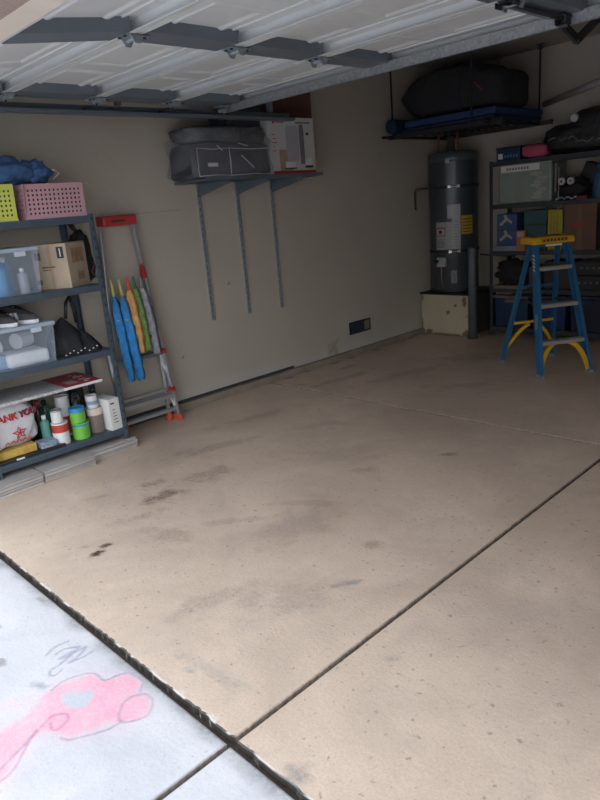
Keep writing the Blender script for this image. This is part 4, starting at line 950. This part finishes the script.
# second level: clear bin with papers, wheels gear, blue bottle
def ex_bin(t, a, b, h):
    M().box(-a+.03, -b-.0025, h-.075, a-.12, -b-.001, h-.015).build('paper_label', PAPER, t)
    q = M()
    for k in range(8): q.box(-a+.09+.03*k, -b-.0032, h-.06, -a+.11+.03*k, -b-.0026, h-.035)
    q.build('label_print', mat('grey_ink', (.2, .2, .22), .6), t)
    M().box(-a-.006, -b-.006, h-.012, a+.006, b+.006, h).build('lid', mat('frosted_lid', (.3, .33, .32), .4), t, bevel=.003)
    q = M()
    for k in range(7): q.blob((a*.45+.03*(k % 3), -b+.004, .03+.035*k), (.13, .018, .045), 70+k, .4, 2, 12, 6)
    q.build('crinkled_bag', mat('crinkle_white', (.36, .38, .35), .35), t)
bx('storage_bin', 'frosted bin of pale papers with paper label on the back shelving', 'storage bin', .85, 1.40, 5.425, 5.76, 1.34, .375, mat('frosted_green_plastic', (.24, .285, .25), .4, 0, .12, 5), .02, ex_bin)
t = thing('wheeled_gear', 'dark wheeled gear with two white wheels on the back shelving', 'wheeled gear', (1.545, 5.56, 1.34))
M().blob((.02, .02, 0), (.30, .30, .20), 81, .3, 2.4, 34, 16).build('gear_body', BLACKC, t, smooth=True)
for dx in (-.04, .045):
    q = M(); q.lathe([(.012, -.003), (.034, -.003), (.036, .012), (.030, .022), (.012, .018), (.001, .018)], 20, (0, 0, 0)); q.v = [(x+dx, -.135-z, y+.172) for x, y, z in q.v]; wv_ = q.build('wheel', mat('wheel_white', (.48, .48, .47), .5), t)
    q = M(); q.lathe([(.010, 0), (.010, .006)], 10); q.v = [(x+dx, -.153-z, y+.172) for x, y, z in q.v]; q.build('hub', INK, wv_)
q = M(); q.tube([(-.08, -.12, .02), (-.08, -.125, .30)], .006, 6); q.tube([(-.11, -.12, .08), (-.11, -.12, .34)], .010, 6); q.build('shaft', mat('steel_tube', (.4, .41, .42), .3, .7), t)
q = M()
for k in range(6): q.obox((-.08+.035*k, -.15, .015+.012*(k % 2)), (.03, .02, .016), Matrix.Rotation(k, 3, 'Z'))
q.build('small_part', mat('mixed_pale', (.3, .32, .36), .5), t)
t = thing('slanted_case', 'black case leaning in the back shelving behind the wheels', 'case', (1.62, 5.68, 1.34)); q = M(); q.obox((.04, 0, .17), (.16, .14, .30), Matrix.Rotation(R(22), 3, 'Y')); q.v = [(x, y, max(0, z)) for x, y, z in q.v]; q.build('case_body', BLACKP, t, bevel=.01)
bottle('water_jug', 'translucent blue jug on the second level of the back shelving', 'jug', 1.84, 5.52, 1.34, .085, .30, mat('jug_blue', (.04, .13, .20), .3, 0, .2), mat('jug_cap', (.03, .14, .28), .4), None, .5)
bx('red_case', 'flat dark red case beneath the blue jug end of the back shelving', 'case', 1.64, 1.745, 5.42, 5.50, 1.34, .03, mat('dark_red', (.16, .02, .025), .5), .004)
# third level
def ex_dia(t, a, b, h):
    q = M()
    for k in range(2):
        z = .055+h*.48*k; q.bar((-a+.04, -b-.002, z), (0, -b-.002, z+.06), .03, .003, (0, 1, 0)); q.bar((0, -b-.002, z+.06), (a-.05, -b-.002, z+.02), .025, .003, (0, 1, 0)); q.bar((0, -b-.002, z+.06), (-.02, -b-.002, z+.10), .03, .003, (0, 1, 0))
    q.build('picture', mat('pale_cream_print', (.40, .38, .30), .6), t); M().box(-a, -b-.001, h*.49, a, -b, h*.51).build('seam', INK, t)
bx('nappy_carton', 'blue and white printed carton at left of the third back shelf', 'carton', .83, 1.05, 5.43, 5.72, .93, .315, mat('nappy_blue', (.045, .075, .21), .5, 0, .3, 15), .004, ex_dia)
bx('white_tray', 'pale blue-white flat carton under the blue printed carton', 'carton', .80, 1.10, 5.42, 5.74, .88, .05, mat('pale_blue_card', (.22, .25, .33), .6), .003)
def ex_teal(t, a, b, h): 
    M().box(-a+.02, -b-.001, .03, a-.02, -b, .12).build('label', mat('grey_label', (.13, .13, .14), .6), t); M().box(-a, -b-.003, h*.62, a, b*.9, h*.66).build('strap', INK, t)
bx('teal_carton', 'dark teal carton behind the orange box on the third back shelf', 'carton', 1.11, 1.345, 5.46, 5.74, .88, .385, TEAL, .004, ex_teal)
bx('small_orange_box', 'small orange and white box on the third back shelf', 'box', 1.06, 1.15, 5.405, 5.45, .88, .20, mat('orange_card', (.45, .17, .08), .6), .003, lambda t, a, b, h: M().box(-a+.01, -b-.001, h-.06, a-.01, -b, h-.015).build('white_panel', mat('panel_white', (.4, .36, .32), .6), t))
t = thing('yellow_bucket', 'tall yellow ribbed container on the third back shelf', 'container', (1.44, 5.50, .88)); q = M(); prof = []
M().box(-.075, -.07, 0, .075, .07, .385).build('container_body', mat('yellow_green_plastic', (.34, .29, .03), .45), t, bevel=.012)
for k in range(4): M().box(-.056+.032*k, -.0745, .02, -.044+.032*k, -.069, .36).build('rib', mat('yellow_rib', (.42, .36, .04), .45), t)
M().lathe([(.018, .385), (.018, .40), (.012, .405)], 10).build('knob', mat('knob_pale', (.3, .3, .25), .5), t)
def ex_brown(t, a, b, h):
    M().box(-.02, -b-.001, 0, .02, -b, h).build('tape', mat('brown_tape2', (.17, .10, .07), .4), t)
    q = M()
    for k in range(4): q.box(-.06+.03*k, -b-.0016, h*.52+.008*(k % 2), -.042+.03*k, -b-.001, h*.60)
    q.build('red_print', REDINK, t)['kind'] = 'stuff'
bx('cardboard_box', 'large brown cardboard box at right of the third back shelf', 'box', 1.535, 1.84, 5.42, 5.76, .88, .42, mat('red_brown_cardboard', (.17, .095, .065), .8, 0, .1), .003, ex_brown)
bx('dark_case', 'dark case wedged right of the brown cardboard box, back shelving', 'case', 1.86, 1.94, 5.42, 5.74, .88, .38, BLACKP, .01)
# fourth level
t = thing('folded_clothes', 'crumpled black cloth heap on the fourth back shelf, left end', 'cloth', (.97, 5.58, .53)); m = M(); m.blob((0, 0, 0), (.40, .32, .24), 91, .35, 2.3, 40, 18); m.build('cloth_heap', BLACKC, t, smooth=True)
bx('flat_books', 'flat pale boards under the black cloth on the fourth back shelf', 'boards', .80, 1.16, 5.41, 5.74, .50, .03, mat('pale_boards', (.20, .17, .15), .7), .003)
bx('grey_carton', 'grey carton in the middle of the fourth back shelf', 'carton', 1.18, 1.30, 5.44, 5.74, .50, .22, mat('grey_brown_card', (.09, .08, .08), .7), .004)
bx('grey_carton', 'dark carton behind the stepladder on the fourth back shelf', 'carton', 1.32, 1.60, 5.48, 5.74, .50, .27, mat('darker_card', (.045, .045, .05), .7), .004)
def ex_vcr(t, a, b, h):
    q = M()
    for k in range(4): q.lathe([(.012, 0), (.012, .006)], 10, (0, 0, 0)) if 0 else q.box(-a+.05+.055*k, -b-.003, h*.45, -a+.075+.055*k, -b, h*.6)
    q.build('button', mat('button_grey', (.16, .17, .18), .4), t)['kind'] = 'stuff'
bx('electronic_deck', 'black electronic deck, lower of two, on the fourth back shelf', 'electronics', 1.64, 1.93, 5.42, 5.74, .50, .14, BLACKP, .006, ex_vcr)
bx('electronic_deck', 'black electronic deck, upper of two, on the fourth back shelf', 'electronics', 1.65, 1.93, 5.44, 5.74, .642, .13, mat('satin_black', (.022, .024, .03), .35), .006, ex_vcr)
# bottom totes
def tote(label, x0, x1, h, body, lid, z=.10):
    t = thing('storage_tote', label, 'tote', ((x0+x1)/2, 5.58, z)); a = (x1-x0)/2
    m = M(); k = .92; b = .17
    P = [(-a*k, -b*k, 0), (a*k, -b*k, 0), (a*k, b*k, 0), (-a*k, b*k, 0), (-a, -b, h-.03), (a, -b, h-.03), (a, b, h-.03), (-a, b, h-.03)]
    m.add(P, [(0, 3, 2, 1), (4, 5, 6, 7), (0, 1, 5, 4), (1, 2, 6, 5), (2, 3, 7, 6), (3, 0, 4, 7)]); m.build('tote_body', body, t, bevel=.01)
    M().box(-a-.012, -b-.012, h-.03, a+.012, b+.012, h).build('lid', lid, t, bevel=.008)
    q = M(); q.box(-.06, -b-.02, h-.07, .06, -b, h-.035); q.build('handle', lid, t, bevel=.004); return t
BT = mat('dark_blue_tote', (.012, .035, .085), .4); BT2 = mat('blue_tote', (.012, .04, .15), .4)
tote('dark blue tote with pale lid at the left of the bottom back shelf', .81, 1.19, .33, BT, mat('pale_dusty_lid', (.13, .125, .13), .6))
tote('royal blue tote behind the stepladder on the bottom back shelf', 1.23, 1.58, .34, BT2, mat('dark_lid', (.03, .03, .04), .5))
tote('navy tote at the right end of the bottom back shelf', 1.62, 1.95, .35, mat('navy_tote', (.012, .018, .045), .45), BT)
tag(M().box(-.08, -.05, 0, .08, .05, .02).build('yellow_packet', mat('dull_yellow', (.26, .24, .06), .6), loc=(.90, 5.52, .43), bevel=.005), 'dull yellow-green packet on the pale tote lid', 'packet')

# ---------------------------------------------------------------- blue fibreglass stepladder
sl = thing('stepladder', 'blue fibreglass stepladder with yellow top cap and yellow braces', 'stepladder', (1.856, 4.423, 0), R(54.9))
ZT = 1.045; TW = .148; BWF = .225; BWB = .25; FY, BYL = -.31, .31
fx = lambda s_, z: s_*(BWF+(TW-BWF)*z/ZT); fy = lambda z: FY+(.0-FY)*z/ZT*.85+0
bxl = lambda s_, z: s_*(BWB+(TW-.02-BWB)*z/ZT); by = lambda z: BYL+(.05-BYL)*z/ZT
for s_ in (-1, 1):
    p, q_ = Vector((fx(s_, 0), fy(0), .02)), Vector((fx(s_, ZT), fy(ZT), ZT)); up = (1*s_, 0, 0)
    m = M(); m.bar(p, q_, .075, .006, up); d = Vector((-s_*.012, 0, 0))
    e = Vector((0, .036, .0)); m.bar(p+d+e, q_+d+e, .005, .026, up); m.bar(p+d-e, q_+d-e, .005, .026, up); fr = m.build('front_rail', LADB, sl)
    m = M(); m.obox((fx(s_, 0)-s_*.01, fy(0), .012), (.04, .09, .024)); m.build('foot', mat('grey_foot', (.22, .25, .27), .6), fr, bevel=.004)
    m = M(); m.box(0, 0, 0, .001, .001, .001)
    p, q_ = Vector((bxl(s_, 0), by(0), .02)), Vector((bxl(s_, ZT), by(ZT), ZT))
    m = M(); m.bar(p, q_, .045, .006, up); e = Vector((0, .02, 0)); m.bar(p+d+e, q_+d+e, .005, .02, up); m.bar(p+d-e, q_+d-e, .005, .02, up); br = m.build('rear_rail', LADB, sl)
    m = M(); m.obox((bxl(s_, 0)-s_*.008, by(0), .012), (.032, .06, .024)); m.build('foot', MATS['grey_foot'], br, bevel=.004)
    # spreader
    m = M(); z = .55; m.bar((fx(s_, z)-s_*.02, fy(z)+.03, z), (s_*.165, .02, z+.03), .004, .018, (0, 0, 1)); m.bar((s_*.165, .02, z+.03), (bxl(s_, z)-s_*.02, by(z)-.02, z), .004, .018, (0, 0, 1)); m.build('spreader', DARKST, sl)
    # bottom braces, curved yellow
    def curve(P0, P1, P2, n=8): return [Vector(P0)*(1-t)**2+Vector(P1)*2*t*(1-t)+Vector(P2)*t*t for t in [i/n for i in range(n+1)]]
    cv = curve((s_*.04, fy(.27), .265), (s_*.17, fy(.16), .235), (fx(s_, .02)-s_*.012, fy(.02), .02)); m = M()
    for a, b in zip(cv, cv[1:]): m.bar(a, b+(b-a)*.08, .034, .022, (0, 1, 0))
    m.build('front_brace', YEL, sl)
    cv = curve((s_*.03, by(.34), .34), (s_*.13, by(.3), .29), (bxl(s_, .12)-s_*.012, by(.12), .12)); m = M()
    for a, b in zip(cv, cv[1:]): m.bar(a, b+(b-a)*.08, .026, .018, (0, 1, 0))
    m.build('rear_brace', YEL, sl)
for z in (.28, .57, .86):
    h = fx(1, z)-.018; m = M(); y = fy(z); m.box(-h, y-.038, z-.004, h, y+.042, z); m.box(-h, y-.042, z-.028, h, y-.036, z); m.box(-h, y+.038, z-.02, h, y+.042, z); st = m.build('step', mat('step_alu', (.45, .43, .40), .45, .35), sl)
    m = M()
    for k in range(5): m.box(-h+.01, y-.032+.015*k, z, h-.01, y-.028+.015*k, z+.002)
    m.build('tread_groove', GALV, st)['kind'] = 'stuff'
for z in (.36,):
    m = M(); h = bxl(1, z)-.012; m.bar((-h, by(z), z), (h, by(z), z), .03, .02); m.build('rear_bar', YEL, sl)
for z in (.68,):
    m = M(); h = bxl(1, z)-.012; m.bar((-h, by(z), z), (h, by(z), z), .022, .016); m.build('rear_bar', LADB, sl)
m = M(); m.prism([(-.115, ZT-.005), (.135, ZT-.005), (.115, ZT+.052), (-.095, ZT+.052)], 'x', -.178, .178)
cap = m.build('top_cap', YEL, sl, bevel=.012)
m = M(); m.obox((0, 0, 0), (.23, .002, .026)); n_ = Vector((0, -.02, .057)); 
for i, v in enumerate(m.v): m.v[i] = (v[0]-.0, -.107+v[1]+(v[2])*.35, ZT+.024+v[2])
m.build('cap_band', mat('ochre', (.50, .25, .01), .5), cap)
m = M()
for k in range(7):
    x = -.10+.031*k; z0_, z1_ = ZT+.016, ZT+.034; m.add([(x, -.112, z0_), (x+.016, -.112, z0_), (x+.020, -.104, z1_), (x+.006, -.104, z1_)], [(0, 1, 2, 3)])
m.build('cap_print', INK, cap, solid=.0015)['kind'] = 'stuff'
m = M()
for k in range(3): m.box(-.14+.10*k, -.05, ZT+.052, -.10+.10*k, .06, ZT+.0535)
m.build('tool_slot', INK, cap)
m = M(); m.box(-.08, -.112, ZT-.022, .06, -.108, ZT-.008); m.build('label_strip', PAPER, cap)
m = M(); z = .90
for k in range(5): zz = .84+.028*k; m.obox((fx(-1, zz)+(-.0045), fy(zz), zz), (.002, .03, .012), Matrix.Rotation(.5, 3, 'X'))
m.build('warning_sticker', PAPER, sl)['kind'] = 'stuff'
m = M(); m.obox((fx(-1, .40)-.0045, fy(.40), .42), (.002, .04, .16)); m.build('info_sticker', mat('info_grey', (.16, .24, .36), .5), sl)
